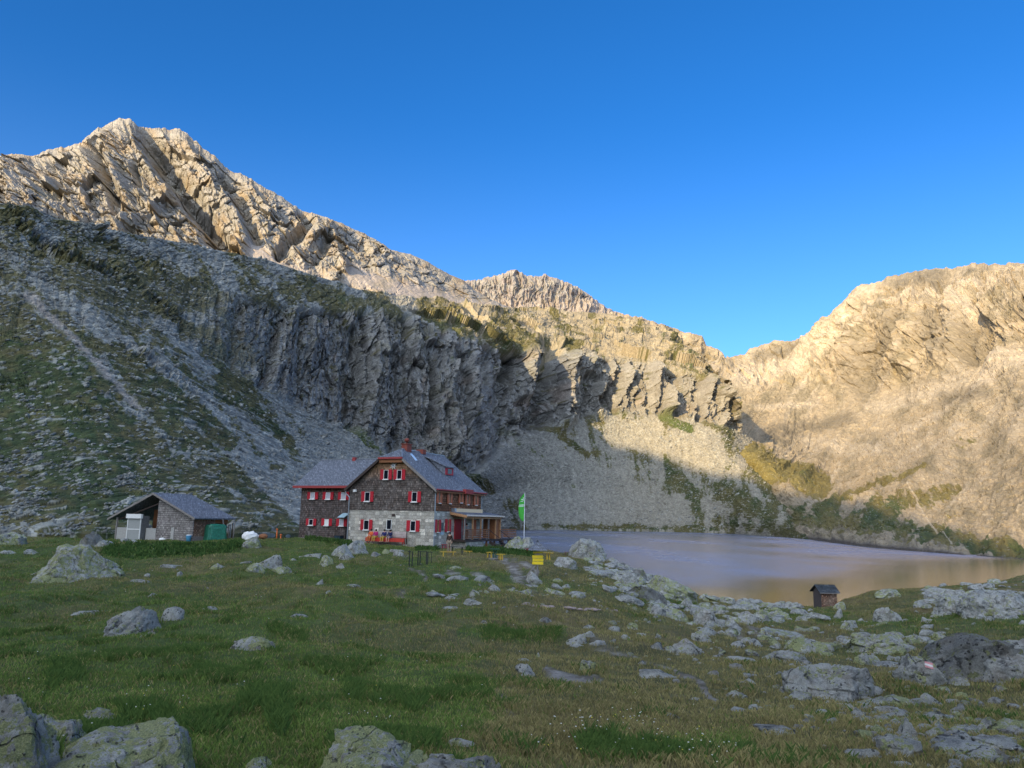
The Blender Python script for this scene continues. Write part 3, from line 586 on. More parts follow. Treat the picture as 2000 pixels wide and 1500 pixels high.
def build_meadow():
    r = [
     [(-450, 1950, 3.6), (1000, 1950, 3.8), (2450, 1950, 4.0)],
     [(-450, 1500, 7.0), (0, 1500, 7.2), (500, 1500, 7.5), (1000, 1500, 8), (1500, 1500, 8.8), (2000, 1500, 9), (2450, 1500, 9)],
     [(-450, 1400, 10.3), (0, 1400, 10.5), (500, 1400, 10.8), (1000, 1400, 11.5), (1500, 1400, 12.8), (2000, 1400, 13), (2450, 1400, 13)],
     [(-450, 1300, 16), (0, 1300, 16.3), (500, 1300, 17), (1000, 1300, 18.5), (1500, 1300, 22), (1800, 1300, 24), (2450, 1300, 24)],
     [(-450, 1200, 27), (0, 1200, 27), (500, 1200, 28), (1000, 1203, 31), (1200, 1207, 36), (1350, 1225, 41), (1500, 1235, 45), (1650, 1230, 48), (1800, 1225, 47), (2000, 1215, 45), (2450, 1210, 45)],
     [(-450, 1130, 48), (0, 1130, 48), (500, 1130, 47), (800, 1130, 48), (1000, 1133, 49), (1200, 1150, 55), (1350, 1190, 60), (1500, 1203, 66), (1640, 1203, 69), (1800, 1185, 70), (2000, 1170, 74), (2450, 1165, 74)],
     [(-450, 1083, 66), (0, 1083, 67), (500, 1083, 66), (800, 1092, 63), (1000, 1096, 65), (1180, 1118, 74), (1350, 1174, 74), (1480, 1188, 84), (1600, 1190, 86), (1660, 1180, 88), (1800, 1160, 95), (2000, 1140, 118), (2450, 1120, 140)],
     [(-450, 1045, 92), (0, 1048, 91), (300, 1055, 87), (450, 1052, 90), (580, 1051, 88), (680, 1057, 84), (760, 1065, 81), (850, 1071, 80), (950, 1072, 83), (1030, 1071, 89), (1100, 1079, 93), (1190, 1097, 89), (1260, 1124, 86), (1350, 1160, 82), (1400, 1175, 87), (1460, 1181, 93), (1570, 1186, 93), (1625, 1185, 94), (1665, 1165, 98), (1720, 1154, 103), (1850, 1146, 115), (1900, 1142, 125), (1960, 1134, 140), (2000, 1123, 160), (2450, 1085, 230)]]
    px, py, Y, t = surface(r, 1500, [90, 130, 130, 130, 150, 120, 120])
    P = at(px, py, Y); X, Yw, Z = P[..., 0], P[..., 1], P[..., 2]
    am = np.clip(Yw/30, .35, 1.2)*(1-.7*sstep(6.3, 7, t))
    hum = fbm(X/4.5, Yw/5.5, 0, 4)*.6+fbm(X/.9, Yw/.9, 3, 3)*.10
    gully = ridged(X/11+3, Yw/9, 1.2, 3)*.28
    Z = Z+am*(hum+gully-.08)+fbm(X/.25, Yw/.25, 6, 2)*.03*sstep(40, 12, Yw)
    P = np.stack([X, Yw, Z], -1)
    last = P[-1]; dirn = last.copy(); dirn[:, 2] = 0; dirn /= np.linalg.norm(dirn, axis=1)[:, None]
    w = sstep(1000, 1060, px[-1])[:, None]
    ext = []
    for k, (dl, dzl, dr, dzr) in enumerate(((10, -.25, 3, -.8), (30, -.9, 10, -2.6), (90, -2.2, 30, -7)),):
        e = last+dirn*(dl*(1-w)+dr*w); e[:, 2] += (dzl*(1-w)+dzr*w)[:, 0]; ext.append(e)
    P2 = np.concatenate([P, np.stack(ext)])
    # ---- ground colour
    wx = px+14*fbm(px/50, py/25, 1, 3); wy = py+7*fbm(px/50, py/25, 5, 3)
    base_r = np.zeros(px.shape)
    G1 = np.array([.082, .118, .028]); G2 = np.array([.056, .086, .024]); BR = np.array([.165, .130, .060]); OL = np.array([.105, .102, .040]); DIRT = np.array([.13, .11, .085]); STN = np.array([.30, .28, .25])
    n1 = fbm(X/3.2, Yw/5, 1, 5, .6); n2 = fbm(X/9, Yw/14, 4, 4, .55); n3 = fbm(X/.8, Yw/1.0, 8, 3, .6)
    brown = -.25+.5*sstep(780, 1150, px)+.55*cap(wx, wy, [(420, 1290), (700, 1240), (900, 1260), (1150, 1290), (1500, 1330), (1650, 1400)], 22, 60, .9)+.35*cap(wx, wy, [(0, 1130), (400, 1150), (700, 1160)], 14, 12, .9)
    brown += .4*cap(wx, wy, [(700, 1480), (1100, 1440), (1300, 1400)], 20, 40, .9)+.3*cap(wx, wy, [(560, 1290), (760, 1310)], 20, 20, .9)+.3*cap(wx, wy, [(0, 1345), (260, 1395)], 16, 20, .9)
    brown -= .7*cap(wx, wy, [(100, 1330), (400, 1360), (900, 1400)], 50, 60, .9)+.6*cap(wx, wy, [(0, 1240), (300, 1270), (600, 1290)], 30, 24, .9)
    brown -= .8*cap(wx, wy, [(900, 1243), (1000, 1247), (1100, 1250)], 8, 8, .6)+.8*cap(wx, wy, [(1180, 1470), (1450, 1450)], 30, 26, .8)+.5*cap(wx, wy, [(1500, 1205), (1800, 1215), (2000, 1215)], 16, 16, .9)
    brown -= .6*cap(wx, wy, [(700, 1190), (850, 1210)], 12, 12, .9)
    bm = sstep(-.35, .5, .1+brown+.9*n2+.35*n1)
    col = mixc(mixc(G1, G2, sstep(-.2, .4, n1)), mixc(OL, BR, sstep(-.1, .5, n2+.4*n1)), bm)
    lush = cap(wx, wy, [(230, 1075), (400, 1078), (470, 1066)], 14, 8, .7)
    col = mixc(col, np.array([.055, .105, .022]), lush*.8)
    col = col*(1+.35*n1+.25*n3)[..., None]
    bare = np.zeros(px.shape)
    for pts, a, b_, k in (([(965, 1090), (1000, 1110), (1015, 1130), (1040, 1140)], 9, 12, .9), ([(1000, 1100), (1030, 1110), (1045, 1125)], 6, 5, .8), ([(875, 1120), (895, 1128), (905, 1138)], 8, 4, .8), ([(925, 1130), (955, 1140)], 7, 5, .8), ([(803, 1112), (822, 1125), (828, 1138)], 4, 4, .8), ([(1065, 1315), (1110, 1330), (1165, 1332)], 8, 9, 1), ([(1160, 1265), (1210, 1280)], 6, 5, .6),
                          ([(1315, 1316), (1350, 1328), (1380, 1352), (1395, 1372)], 4, 6, .95), ([(1180, 1272), (1250, 1290), (1315, 1316)], 3, 3, .7), ([(965, 1340), (990, 1375), (998, 1408)], 9, 6, .4), ([(785, 1165), (790, 1172)], 8, 6, .6), ([(1040, 1165), (1100, 1172)], 8, 5, .4), ([(1190, 1392), (1280, 1400)], 4, 5, .6), ([(1430, 1228), (1445, 1255)], 6, 8, .8), ([(1465, 1238), (1500, 1250)], 8, 8, .7)):
        bare = np.maximum(bare, cap(wx, wy, pts, a, b_, .6)*k)
    bare = bare*sstep(-.35, .15, n3+.5*n1+.25)
    bare = np.clip(bare+sstep(.42, .62, fbm(X/2.3+9, Yw/3.3, 6, 4, .6)+.12*sstep(900, 1300, px)-.12)*.6*sstep(700, 900, px), 0, 1)
    col = mixc(col, mixc(DIRT, STN, sstep(-.2, .3, n3)), bare)
    shore = sstep(LAKE_Z+1.3, LAKE_Z+.3, Z); col = mixc(col, np.array([.09, .075, .065]), shore*.8)
    col = np.clip(col, .012, .7)
    colx = np.concatenate([col, np.repeat(col[-1:], 3, 0)]); colx[-2:, :, :] = np.where(w[None] > .5, np.array([.09, .075, .06]), GRASS)
    o = np_mesh('meadow', P2, grid_faces(*P2.shape[:2]), M_MEADOW, True, colx)
    tag(o, kind='structure')
    return P, px, py, t, bm, bare, lush
MEAD = build_meadow()
_mP, _mx, _my = MEAD[0], MEAD[1], MEAD[2]
def gidx(x, y):
    j = int(np.clip(round((x+450)/2900*(_mx.shape[1]-1)), 0, _mx.shape[1]-1))
    qx, qy = proj(_mP[:, max(0, j-6):j+7]); i = np.argmin((qx-x)**2*.3+(qy-y)**2); return np.unravel_index(i, qx.shape), max(0, j-6)
def ground(x, y):
    """meadow point seen at photo pixel (x, y)"""
    (i, k), j0 = gidx(x, y); return Vector(_mP[i, j0+k].tolist())
from mathutils.kdtree import KDTree
_sub = _mP[::3, ::3].reshape(-1, 3); _kd = KDTree(len(_sub))
for _i, _p in enumerate(_sub): _kd.insert((_p[0], _p[1], 0), _i)
_kd.balance()
def gz(X, Y): return float(_sub[_kd.find((X, Y, 0))[1]][2])
# ------------------------------------------------------------------ boulders
def rock_mat(name, lichen, dark, scale):
    m, nt, b = newmat(name); co = coords(nt)
    oi = nt.nodes.new('ShaderNodeObjectInfo'); addv = nt.nodes.new('ShaderNodeVectorMath'); addv.operation = 'ADD'
    cmb = nt.nodes.new('ShaderNodeCombineXYZ'); rr = math_(nt, 'MULTIPLY', oi.outputs['Random'], 60.0)
    nt.links.new(rr, cmb.inputs[0]); nt.links.new(co, addv.inputs[0]); nt.links.new(cmb.outputs[0], addv.inputs[1]); co = addv.outputs[0]
    def nz(sc, d=6, r=.6):
        n = N(nt, 'TexNoise', Scale=sc, Detail=float(d), Roughness=r); nt.links.new(co, n.inputs['Vector']); return n.outputs['Fac']
    g = nz(2.2*scale, 8, .7); c = ramp(nt, g, [(.31, (.09, .093, .092)), (.42, (.28, .29, .28)), (.55, (.43, .44, .41)), (.69, (.58, .57, .53))])
    c = mix(nt, ramp(nt, nz(1.3*scale, 4), [(.5, 0), (.62, .5)]), c, (.20, .165, .13))
    pale = ramp(nt, nz(5*scale, 5, .65), [(.53, 0), (.57, .75)]); c = mix(nt, pale, c, (.44, .44, .42))
    l1 = math_(nt, 'ADD', math_(nt, 'MULTIPLY', nz(1.2*scale, 2, .5), .45), math_(nt, 'ADD', math_(nt, 'MULTIPLY', nz(4*scale, 3, .6), .6), math_(nt, 'MULTIPLY', nz(15*scale, 4, .7), .45)))
    yl = ramp(nt, l1, [(.90-lichen, 0), (.925-lichen, .9)])
    ylc = ramp(nt, nz(24*scale, 4), [(.35, (.20, .235, .095)), (.65, (.43, .45, .20))]); c = mix(nt, yl, c, ylc)
    ve = N(nt, 'TexVoronoi', feature='DISTANCE_TO_EDGE', Scale=.75*scale, Randomness=1.0); wv = nt.nodes.new('ShaderNodeVectorMath'); wv.operation = 'MULTIPLY_ADD'; wn_ = N(nt, 'TexNoise', Scale=2.5*scale, Detail=5.0); nt.links.new(co, wn_.inputs['Vector']); nt.links.new(wn_.outputs['Color'], wv.inputs[0]); wv.inputs[1].default_value = (.55/scale,)*3; nt.links.new(co, wv.inputs[2]); nt.links.new(wv.outputs[0], ve.inputs['Vector'])
    ck = math_(nt, 'MULTIPLY', ramp(nt, ve.outputs['Distance'], [(.004, 1), (.022, 0)]), ramp(nt, nz(1.7*scale, 3), [(.47, 0), (.55, 1)])); c = mix(nt, math_(nt, 'MULTIPLY', ck, .8), c, (.03, .03, .03))
    vo = N(nt, 'TexVoronoi', Scale=9*scale, Randomness=1.0); nt.links.new(co, vo.inputs['Vector'])
    sp = math_(nt, 'MULTIPLY', math_(nt, 'LESS_THAN', vo.outputs['Distance'], .30), math_(nt, 'GREATER_THAN', nz(3*scale, 4), .55)); c = mix(nt, math_(nt, 'MULTIPLY', sp, .8), c, (.045, .045, .045))
    fine = nz(45*scale, 5, .75); c = mix(nt, .8, c, ramp(nt, fine, [(.3, .45), (.7, 1.5)]), 'MULTIPLY')
    if dark < 1: c = mix(nt, 1.0, c, (dark, dark, dark), 'MULTIPLY')
    nt.links.new(c, b.inputs['Base Color'])
    bump(nt, b, math_(nt, 'ADD', math_(nt, 'ADD', math_(nt, 'MULTIPLY', g, 2.0), fine), math_(nt, 'MULTIPLY', ck, -2.0)), .11/scale)
    return m
MR = {'near': rock_mat('lichen_boulder', .19, 1.0, 2.6), 'nearg': rock_mat('grey_boulder', .11, .85, 2.4), 'y': rock_mat('yellow_lichen_rock', .165, 1.05, 1.4), 'g': rock_mat('grey_rock', .075, 1.05, 1.4), 'p': rock_mat('pale_rock', .0, 1.25, 1.0), 'd': rock_mat('dark_rock', .09, .6, .8)}
_ico = {}
def ico(n):
    if n not in _ico:
        bm = bmesh.new(); bmesh.ops.create_icosphere(bm, subdivisions=n, radius=1)
        _ico[n] = (np.array([v.co[:] for v in bm.verts]), np.array([[v.index for v in f.verts] for f in bm.faces])); bm.free()
    return _ico[n]
def rock_shape(n, rg, kind, prof=None, asp=1.0):
    V, F = ico(n); V = V.copy()
    cuts = {'b': (18, .62, .9), 'a': (15, .45, .82), 's': (12, .5, .88), 'p': (11, .45, .78)}[kind]
    for _ in range(cuts[0]):
        d = rg.normal(size=3); d[2] = d[2]*.8+.15; d /= np.linalg.norm(d); lim = rg.uniform(cuts[1], cuts[2])
        k = V@d; m = k > lim; V[m] -= ((k[m]-lim)[:, None])*d*.93
    V /= np.abs(V).max(0)
    if kind == 'p': V[:, :2] *= (1.0-.45*np.clip(V[:, 2:3], 0, 1)**1.0)
    if kind == 's': V[:, 2] = np.sign(V[:, 2])*np.abs(V[:, 2])**1.3
    o = rg.uniform(0, 90, 3)
    q = V*np.array([1, 1, .5]) + o
    n_ = fbm(q[:, 0]*1.6, q[:, 1]*1.6, q[:, 2]*1.6, 3)*.13+fbm(q[:, 0]*6, q[:, 1]*6, q[:, 2]*6, 3, .6)*.045
    if kind in 'as': n_ += -.05*sstep(.25, .0, np.abs(fbm(q[:, 0]*1.2+q[:, 2]*3.5, q[:, 1]*.8, 3.3, 2)))*.9
    f1, c1_ = facets(V[:, 0]*1.9+o[0]+V[:, 1]*.7, V[:, 2]*1.9+o[1]+V[:, 1]*1.1, 3); f2, c2_ = facets(V[:, 0]*5+o[1]+V[:, 1]*2, V[:, 2]*4+o[2]+V[:, 1]*3, 5)
    n_ = n_+.085*f1+.035*f2-.05*sstep(.12, 0, c1_)
    V = V*(1+n_[:, None])
    V[:, 2] /= max(V[:, 2].max(), .2)
    V[:, 0] = (V[:, 0]-V[:, 0].min())/(np.ptp(V[:, 0]))*2-1
    if prof:
        pu, ph = zip(*prof); h = np.interp(V[:, 0], pu, ph)
        up = V[:, 2] > 0; nb = 26; bi = np.clip(((V[:, 0]+1)*.5*nb).astype(int), 0, nb-1); env = np.zeros(nb); np.maximum.at(env, bi, V[:, 2])
        env = np.maximum(env, .25); env = np.convolve(np.pad(env, 1, mode='edge'), (.25, .5, .25), 'valid'); cur = np.interp(V[:, 0], (np.arange(nb)+.5)/nb*2-1, env)
        V[:, 2] = np.where(up, np.clip(V[:, 2]/cur, 0, 1.08)*h, V[:, 2])
    return V, F
def make_rock(x, yb, w, h, kind='b', mat='g', name='boulder', label=None, group=None, prof=None, seed=None, depth=.8, lev=None, strata=None, lean=0, cat='boulder', base=None):
    rg = np.random.default_rng(int(x*7+yb*13) if seed is None else seed)
    g = base or ground(x, yb); mpp = g.y/FPX/math.cos(math.atan(abs(x-1000)/FPX))**0
    W = w*mpp*.5; Dp = W*depth; H = max(float(at(x, yb-h, g.y+.75*Dp)[2])-g.z, h*mpp*.35)
    lev = lev or (6 if w > 160 else 5 if w > 70 else 4 if w > 26 else 3)
    V, F = rock_shape(lev, rg, kind, prof)
    if strata:
        ang, fr, dp = strata; q = V[:, 2]*math.cos(ang)*H/W+V[:, 0]*math.sin(ang)
        s = np.abs((q*fr) % 1-.5)*2+.3*fbm(V[:, 0]*2, V[:, 1]*2, V[:, 2]*2, 2); V[:, :3] *= (1-dp*sstep(.22, .0, s))[:, None]; V *= (1+.03*np.sign(pnoise(np.floor(q*fr)*1.7, .5, .5)))[:, None]
    V = V*np.array([W, Dp, H]); V[:, 2] = np.where(V[:, 2] < 0, V[:, 2]*min(.6, .3+Dp/H*.25), V[:, 2])
    if lean: V[:, 0] += lean*V[:, 2]
    o = np_mesh(name, V, F, MR[mat], False, None, None, 3)
    view = Vector((g.x, g.y, 0)).normalized()
    o.location = g+view*Dp*.75-Vector((0, 0, H*.06))
    o.rotation_euler = (0, 0, math.atan2(-view.x, view.y)+rg.uniform(-.12, .12))
    tag(o, label, cat, group)
    return o
R_ = [  # x, base y, width, height, kind, material, label, extra
 (155, 1134, 172, 76, 'a', 'y', 'largest boulder in the meadow, a cracked grey pyramid left of the woodshed', dict(prof=[(-1, .12), (-.75, .45), (-.5, .92), (-.36, 1), (.1, .96), (.35, .72), (.7, .52), (.93, .3), (1, .1)], depth=.7, strata=(.9, 1.6, .05))),
 (20, 1065, 58, 28, 'b', 'y', 'rounded pale boulder at the left edge below the dark slope', {}),
 (12, 1084, 34, 10, 's', 'g', 'flat grey slab in grass at the left edge', {}),
 (60, 1083, 26, 11, 'a', 'g', 'small blocky grey stone left of the big pyramid boulder', {}),
 (182, 1066, 52, 31, 'a', 'd', 'dark split boulder peeking over the shoulder of the pyramid boulder', {}),
 (208, 1067, 48, 13, 's', 'g', 'low grey slab between the pyramid boulder and the woodshed', {}),
 (243, 1060, 20, 10, 'b', 'p', 'small pale stone at the woodshed corner post', {}),
 (261, 1061, 15, 8, 'b', 'p', 'tiny pale stone in front of the white cabinet', {}),
 (487, 1071, 46, 25, 'b', 'y', 'rounded boulder that carries the white sack', {}),
 (498, 1118, 38, 20, 'b', 'y', 'lichen covered lump at the low end of the wedge boulder', {}),
 (522, 1112, 56, 32, 'a', 'g', 'wedge shaped pale boulder rising to the right, in mid meadow', dict(prof=[(-1, .2), (-.4, .5), (.5, .95), (.8, 1), (1, .6)])),
 (551, 1121, 46, 16, 's', 'y', 'flat lichen slab just right of the wedge boulder', {}),
 (424, 1113, 34, 14, 'b', 'y', 'low yellowish stone left of the wedge boulder', {}),
 (481, 1101, 22, 6, 's', 'p', 'thin pale slab above the wedge boulder', {}),
 (573, 1098, 22, 8, 's', 'g', 'small flat stone behind the lichen slab', {}),
 (637, 1106, 30, 23, 'b', 'y', 'rounded lichen boulder standing alone below the wooden wing', {}),
 (665, 1110, 17, 11, 'a', 'g', 'small grey stone right of the rounded lichen boulder', {}),
 (605, 1089, 44, 9, 's', 'g', 'low broken slab in the grass below the wooden wing', {}),
 (668, 1090, 56, 32, 'a', 'g', 'front boulder of the pile at the stone corner of the house', dict(strata=(.6, 1.8, .06))),
 (694, 1083, 56, 30, 'a', 'g', 'big grey boulder at the back of the pile by the house corner', {}),
 (676, 1095, 34, 14, 's', 'g', 'slanting slab at the foot of the boulder pile', {}),
 (732, 1087, 18, 10, 'b', 'p', 'round pale stone below the red bench, beside the boulder pile', {}),
 (753, 1081, 14, 10, 'b', 'y', 'small yellowish stone right below the seated people', {}),
 (770, 1080, 36, 8, 's', 'p', 'flat pale slab below the empty end of the red bench', {}),
 (779, 1086, 22, 10, 'a', 'g', 'pointed stone above the row of leaning stakes', {}),
 (277, 1138, 40, 8, 's', 'g', 'thin flat slab right of the pyramid boulder', {}),
 (353, 1126, 13, 11, 'a', 'p', 'small whitish stone alone in the left meadow', {}),
 (288, 1126, 11, 7, 'b', 'g', 'tiny round stone above the thin flat slab', {}),
 (300, 1166, 20, 9, 's', 'g', 'small flat stone above the banded boulder', {}),
 (333, 1109, 42, 8, 's', 'g', 'low strip of slab in front of the green bushes', {}),
 (180, 1201, 74, 10, 's', 'p', 'long thin whitish slab strip left of the banded boulder', {}),
 (264, 1238, 116, 62, 'a', 'g', 'banded grey boulder with dark slanting cracks in the left meadow', dict(prof=[(-1, .3), (-.8, .6), (-.3, .85), (.05, 1), (.4, .85), (.75, .5), (1, .25)], strata=(-.75, 3.4, .10), depth=.75)),
 (337, 1212, 42, 29, 'b', 'g', 'rounded grey stone touching the right side of the banded boulder', {}),
 (296, 1239, 15, 9, 's', 'g', 'small stone lying below the banded boulder, upper of two', {}),
 (278, 1246, 13, 8, 'a', 'g', 'small stone lying below the banded boulder, lower of two', {}),
 (410, 1193, 32, 10, 's', 'p', 'flat stone half sunk in grass right of the banded boulder', {}),
 (582, 1209, 44, 11, 's', 'p', 'two-humped white slab alone in the middle of the meadow', {}),
 (494, 1270, 84, 30, 'b', 'y', 'low lichen covered dome of rock in the left meadow', dict(prof=[(-1, .35), (-.5, .8), (-.1, 1), (.4, .9), (.8, .55), (1, .3)])),
 (624, 1142, 16, 12, 'a', 'p', 'jagged white stone in the grass below the wooden wing', {}),
 (642, 1159, 12, 7, 's', 'g', 'tiny flat grey stone below the jagged white stone', {}),
 (690, 1147, 30, 7, 's', 'g', 'flat grey slab in the meadow below the boulder pile', {}),
 (724, 1250, 27, 5, 's', 'd', 'thin dark slab level with the turf in mid meadow', {}),
 (-10, 1560, 210, 222, 'b', 'nearg', 'huge dark rounded boulder filling the lower left corner', dict(prof=[(-1, .9), (-.3, 1), (.15, .98), (.5, .78), (.8, .55), (1, .35)], lev=6, depth=.9)),
 (106, 1460, 118, 72, 'b', 'near', 'yellow lichen boulder wedged beside the huge corner boulder', dict(lev=6)),
 (192, 1410, 60, 29, 'a', 'nearg', 'small ribbed grey block behind the lichen boulders', dict(strata=(1.3, 2.6, .08))),
 (226, 1545, 300, 138, 'b', 'near', 'broad yellow and black lichen boulder rising to a right-hand peak', dict(prof=[(-1, .35), (-.75, .45), (-.45, .72), (-.2, .83), (.1, .8), (.4, .92), (.62, 1), (.82, .8), (1, .45)], lev=6, depth=.75)),
 (140, 1540, 190, 62, 's', 'nearg', 'low dark slab under the corner boulders', dict(lev=5)),
 (502, 1512, 70, 36, 's', 'near', 'rock just showing at the bottom edge left of the dome boulder', {}),
 (740, 1560, 236, 136, 'b', 'near', 'domed boulder with yellow lichen patches at the bottom centre', dict(prof=[(-1, .6), (-.8, .9), (-.55, 1), (-.2, 1), (.1, .88), (.5, .68), (1, .35)], lev=6, depth=.85)),
 (886, 1560, 190, 88, 'b', 'nearg', 'flat-topped grey rock touching the right side of the domed boulder', dict(prof=[(-1, .6), (-.5, .93), (0, 1), (.6, .97), (.9, .85), (1, .6)], lev=6)),
 (901, 1459, 50, 19, 'a', 'g', 'flat pointed stone behind the flat-topped rock', {}),
 (833, 1456, 20, 9, 'b', 'p', 'small pale stone behind the domed boulder', {}),
 (1024, 1316, 36, 22, 'a', 'g', 'angular grey stone by the white gravel patch', {}),
 (1030, 1321, 30, 10, 's', 'p', 'flat piece in front of the angular stone by the gravel', {}),
 (1024, 1292, 26, 7, 's', 'p', 'thin pale slab above the angular stone', {}),
 (1052, 1284, 9, 10, 'p', 'y', 'small upright splinter of stone above the gravel patch', {}),
 (1145, 1313, 36, 26, 'a', 'y', 'pointed lichen stone at the right end of the gravel patch', {}),
 (1126, 1257, 46, 24, 'a', 'g', 'wedge shaped grey stone in the cluster right of the tall grass', dict(prof=[(-1, .2), (.2, .75), (.7, 1), (1, .5)])),
 (1152, 1246, 24, 15, 'b', 'g', 'round stone at the back of the cluster right of the tall grass', {}),
 (1165, 1261, 38, 11, 's', 'g', 'long low block at the right of the cluster by tall grass', {}),
 (1128, 1264, 32, 7, 's', 'p', 'white flat stone in front of the wedge shaped stone', {}),
 (1062, 1216, 30, 12, 'b', 'p', 'low white domed stone in the middle of the right meadow', {}),
 (1150, 1228, 26, 8, 's', 'g', 'small flat stone behind the cluster by tall grass', {}),
 (1200, 1234, 32, 13, 'a', 'g', 'left stone of three scattered above the trail', {}),
 (1236, 1229, 22, 14, 'a', 'y', 'middle stone of three scattered above the trail', {}),
 (1222, 1248, 20, 10, 'b', 'g', 'right lower stone of three scattered above the trail', {}),
 (946, 1219, 16, 8, 'b', 'p', 'small stone alone left of the low white dome', {}),
 (928, 1180, 56, 12, 's', 'g', 'slanting slab strip in the rocky band of the meadow', {}),
 (881, 1190, 38, 7, 's', 'g', 'flat slab at the left end of the rocky band', {}),
 (928, 1167, 22, 17, 'b', 'y', 'rounded yellow-green stone on the rocky band', {}),
 (885, 1164, 42, 6, 's', 'g', 'thin slab left of the rounded yellow-green stone', {}),
 (999, 1161, 34, 12, 's', 'y', 'low yellow lichen slab in the meadow below the path fork', {}),
 (1027, 1160, 22, 11, 'b', 'y', 'small lichen hump beside the low yellow slab', {}),
 (1076, 1161, 38, 14, 'a', 'y', 'lichen wedge stone right of the small hump', {}),
 (938, 1139, 44, 17, 's', 'p', 'bright bare rock patch left of the path', {}),
 (893, 1134, 44, 11, 's', 'p', 'pale bare slab beside the meadow track', {}),
 (889, 1111, 26, 6, 's', 'y', 'small yellowish slab below the yellow bench', {}),
 (1090, 1137, 24, 8, 'b', 'y', 'small stone right of the signpost foot', {}),
 (1106, 1109, 50, 23, 'b', 'g', 'pale whaleback stone between signpost and lakeside boulder', {}),
 (1044, 1141, 32, 26, 'a', 'g', 'angular stone propping the foot of the signpost', {}),
 (1146, 1092, 78, 43, 'b', 'g', 'big rounded lakeside boulder behind the small bench', dict(prof=[(-1, .35), (-.7, .72), (-.3, 1), (.2, .97), (.65, .8), (1, .35)])),
 (1006, 1077, 46, 32, 'b', 'y', 'greenish boulder beside the terrace steps', {}),
 (1030, 1075, 28, 28, 'b', 'g', 'brownish boulder behind the flagpole', {}),
 (1170, 1126, 66, 14, 's', 'g', 'low rock rib running down to the lakeshore rocks', {}),
 (1196, 1098, 26, 9, 's', 'g', 'flat stone at the water edge right of the lakeside boulder', {}),
 (1222, 1142, 56, 30, 'a', 'g', 'upper left block of the shoreline rock pile', {}),
 (1245, 1132, 44, 22, 'b', 'd', 'dark block behind the shoreline rock pile', {}),
 (1310, 1172, 104, 52, 'a', 'y', 'biggest lichen slab of the shoreline pile, sloping to the right', dict(prof=[(-1, .45), (-.6, 1), (-.1, .88), (.5, .62), (1, .3)])),
 (1262, 1176, 80, 36, 'a', 'd', 'dark split block in the middle of the shoreline pile', {}),
 (1230, 1180, 58, 20, 's', 'p', 'pale broken slab at the left foot of the shoreline pile', {}),
 (1230, 1160, 60, 18, 's', 'y', 'yellowish layered slab low in the shoreline pile', {}),
 (1284, 1192, 56, 16, 's', 'y', 'flat lichen stone at the front of the shoreline pile', {}),
 (1315, 1210, 62, 24, 'b', 'y', 'long lichen hump below the shoreline pile', {}),
 (1346, 1190, 34, 26, 'a', 'g', 'grey wedge right of the long lichen hump', {}),
 (1376, 1223, 52, 40, 'a', 'g', 'grey ridge block with a steep left face near the shore', {}),
 (1398, 1206, 40, 28, 'a', 'y', 'greenish pointed block behind the grey ridge block', {}),
 (1440, 1200, 60, 20, 's', 'g', 'broad shore slab left of the rock jumble', {}),
 (1430, 1222, 26, 20, 'p', 'y', 'upright splinter in the shore jumble', {}),
 (1457, 1216, 40, 24, 'a', 'g', 'tilted grey block in the shore jumble', {}),
 (1486, 1211, 36, 24, 'a', 'y', 'yellowish tilted block in the shore jumble', {}),
 (1522, 1207, 28, 20, 'b', 'y', 'rounded lichen stone left of the little shingled hut', {}),
 (1432, 1184, 22, 8, 'a', 'd', 'dark wet stone at the waterline', {}),
 (1431, 1178, 12, 11, 'p', 'd', 'dark pointed stone sticking up from the waterline', {}),
 (1482, 1184, 40, 8, 'a', 'd', 'long dark wet stones along the waterline', {}),
 (1590, 1209, 60, 16, 's', 'g', 'flat slab in front of the little shingled hut', {}),
 (1637, 1209, 20, 22, 'a', 'g', 'pale slab leaning at the right corner of the little hut', {}),
 (1662, 1226, 24, 16, 's', 'p', 'smooth pale stone below the little shingled hut', {}),
 (1640, 1192, 24, 18, 'b', 'y', 'greenish stone hiding behind the little shingled hut', {}),
 (1734, 1216, 62, 34, 'b', 'g', 'round grey boulder right of the little shingled hut', {}),
 (1736, 1168, 50, 20, 'b', 'y', 'lichen knoll on the skyline above the round grey boulder', {}),
 (1681, 1214, 20, 8, 's', 'g', 'small flat stone left of the round grey boulder', {}),
 (1781, 1229, 22, 8, 's', 'y', 'small greenish stone right of the round grey boulder', {}),
 (1809, 1217, 20, 13, 'a', 'g', 'small pointed stone on the far right slope', {}),
 (1918, 1213, 30, 12, 's', 'g', 'small slab below the broad outcrop', {}),
 (1870, 1196, 90, 44, 'b', 'g', 'left half of the broad whaleback outcrop by the lake', {}),
 (1950, 1206, 140, 56, 'b', 'g', 'right half of the broad whaleback outcrop at the frame edge', {}),
 (1860, 1168, 120, 20, 's', 'g', 'low bare ledge behind the broad outcrop', {}),
 (1530, 1248, 136, 24, 's', 'y', 'long low slab in front of the shore jumble', {}),
 (1588, 1280, 124, 40, 's', 'y', 'bright yellow lichen slab in the middle of the right rocks', dict(prof=[(-1, .5), (-.5, 1), (.3, .75), (1, .6)])),
 (1722, 1276, 128, 42, 'b', 'y', 'mottled yellow and black dome right of the bright lichen slab', {}),
 (1790, 1263, 30, 19, 'b', 'g', 'grey round stone beside the mottled dome', {}),
 (1537, 1297, 92, 30, 's', 'g', 'sloping grey slab above the square block', {}),
 (1438, 1297, 76, 16, 's', 'g', 'long narrow slab left of the square block', {}),
 (1370, 1254, 44, 24, 'b', 'y', 'rounded lichen boulder above the trail', {}),
 (1342, 1278, 58, 34, 'a', 'g', 'largest grey wedge of the group left of the trail rocks', {}),
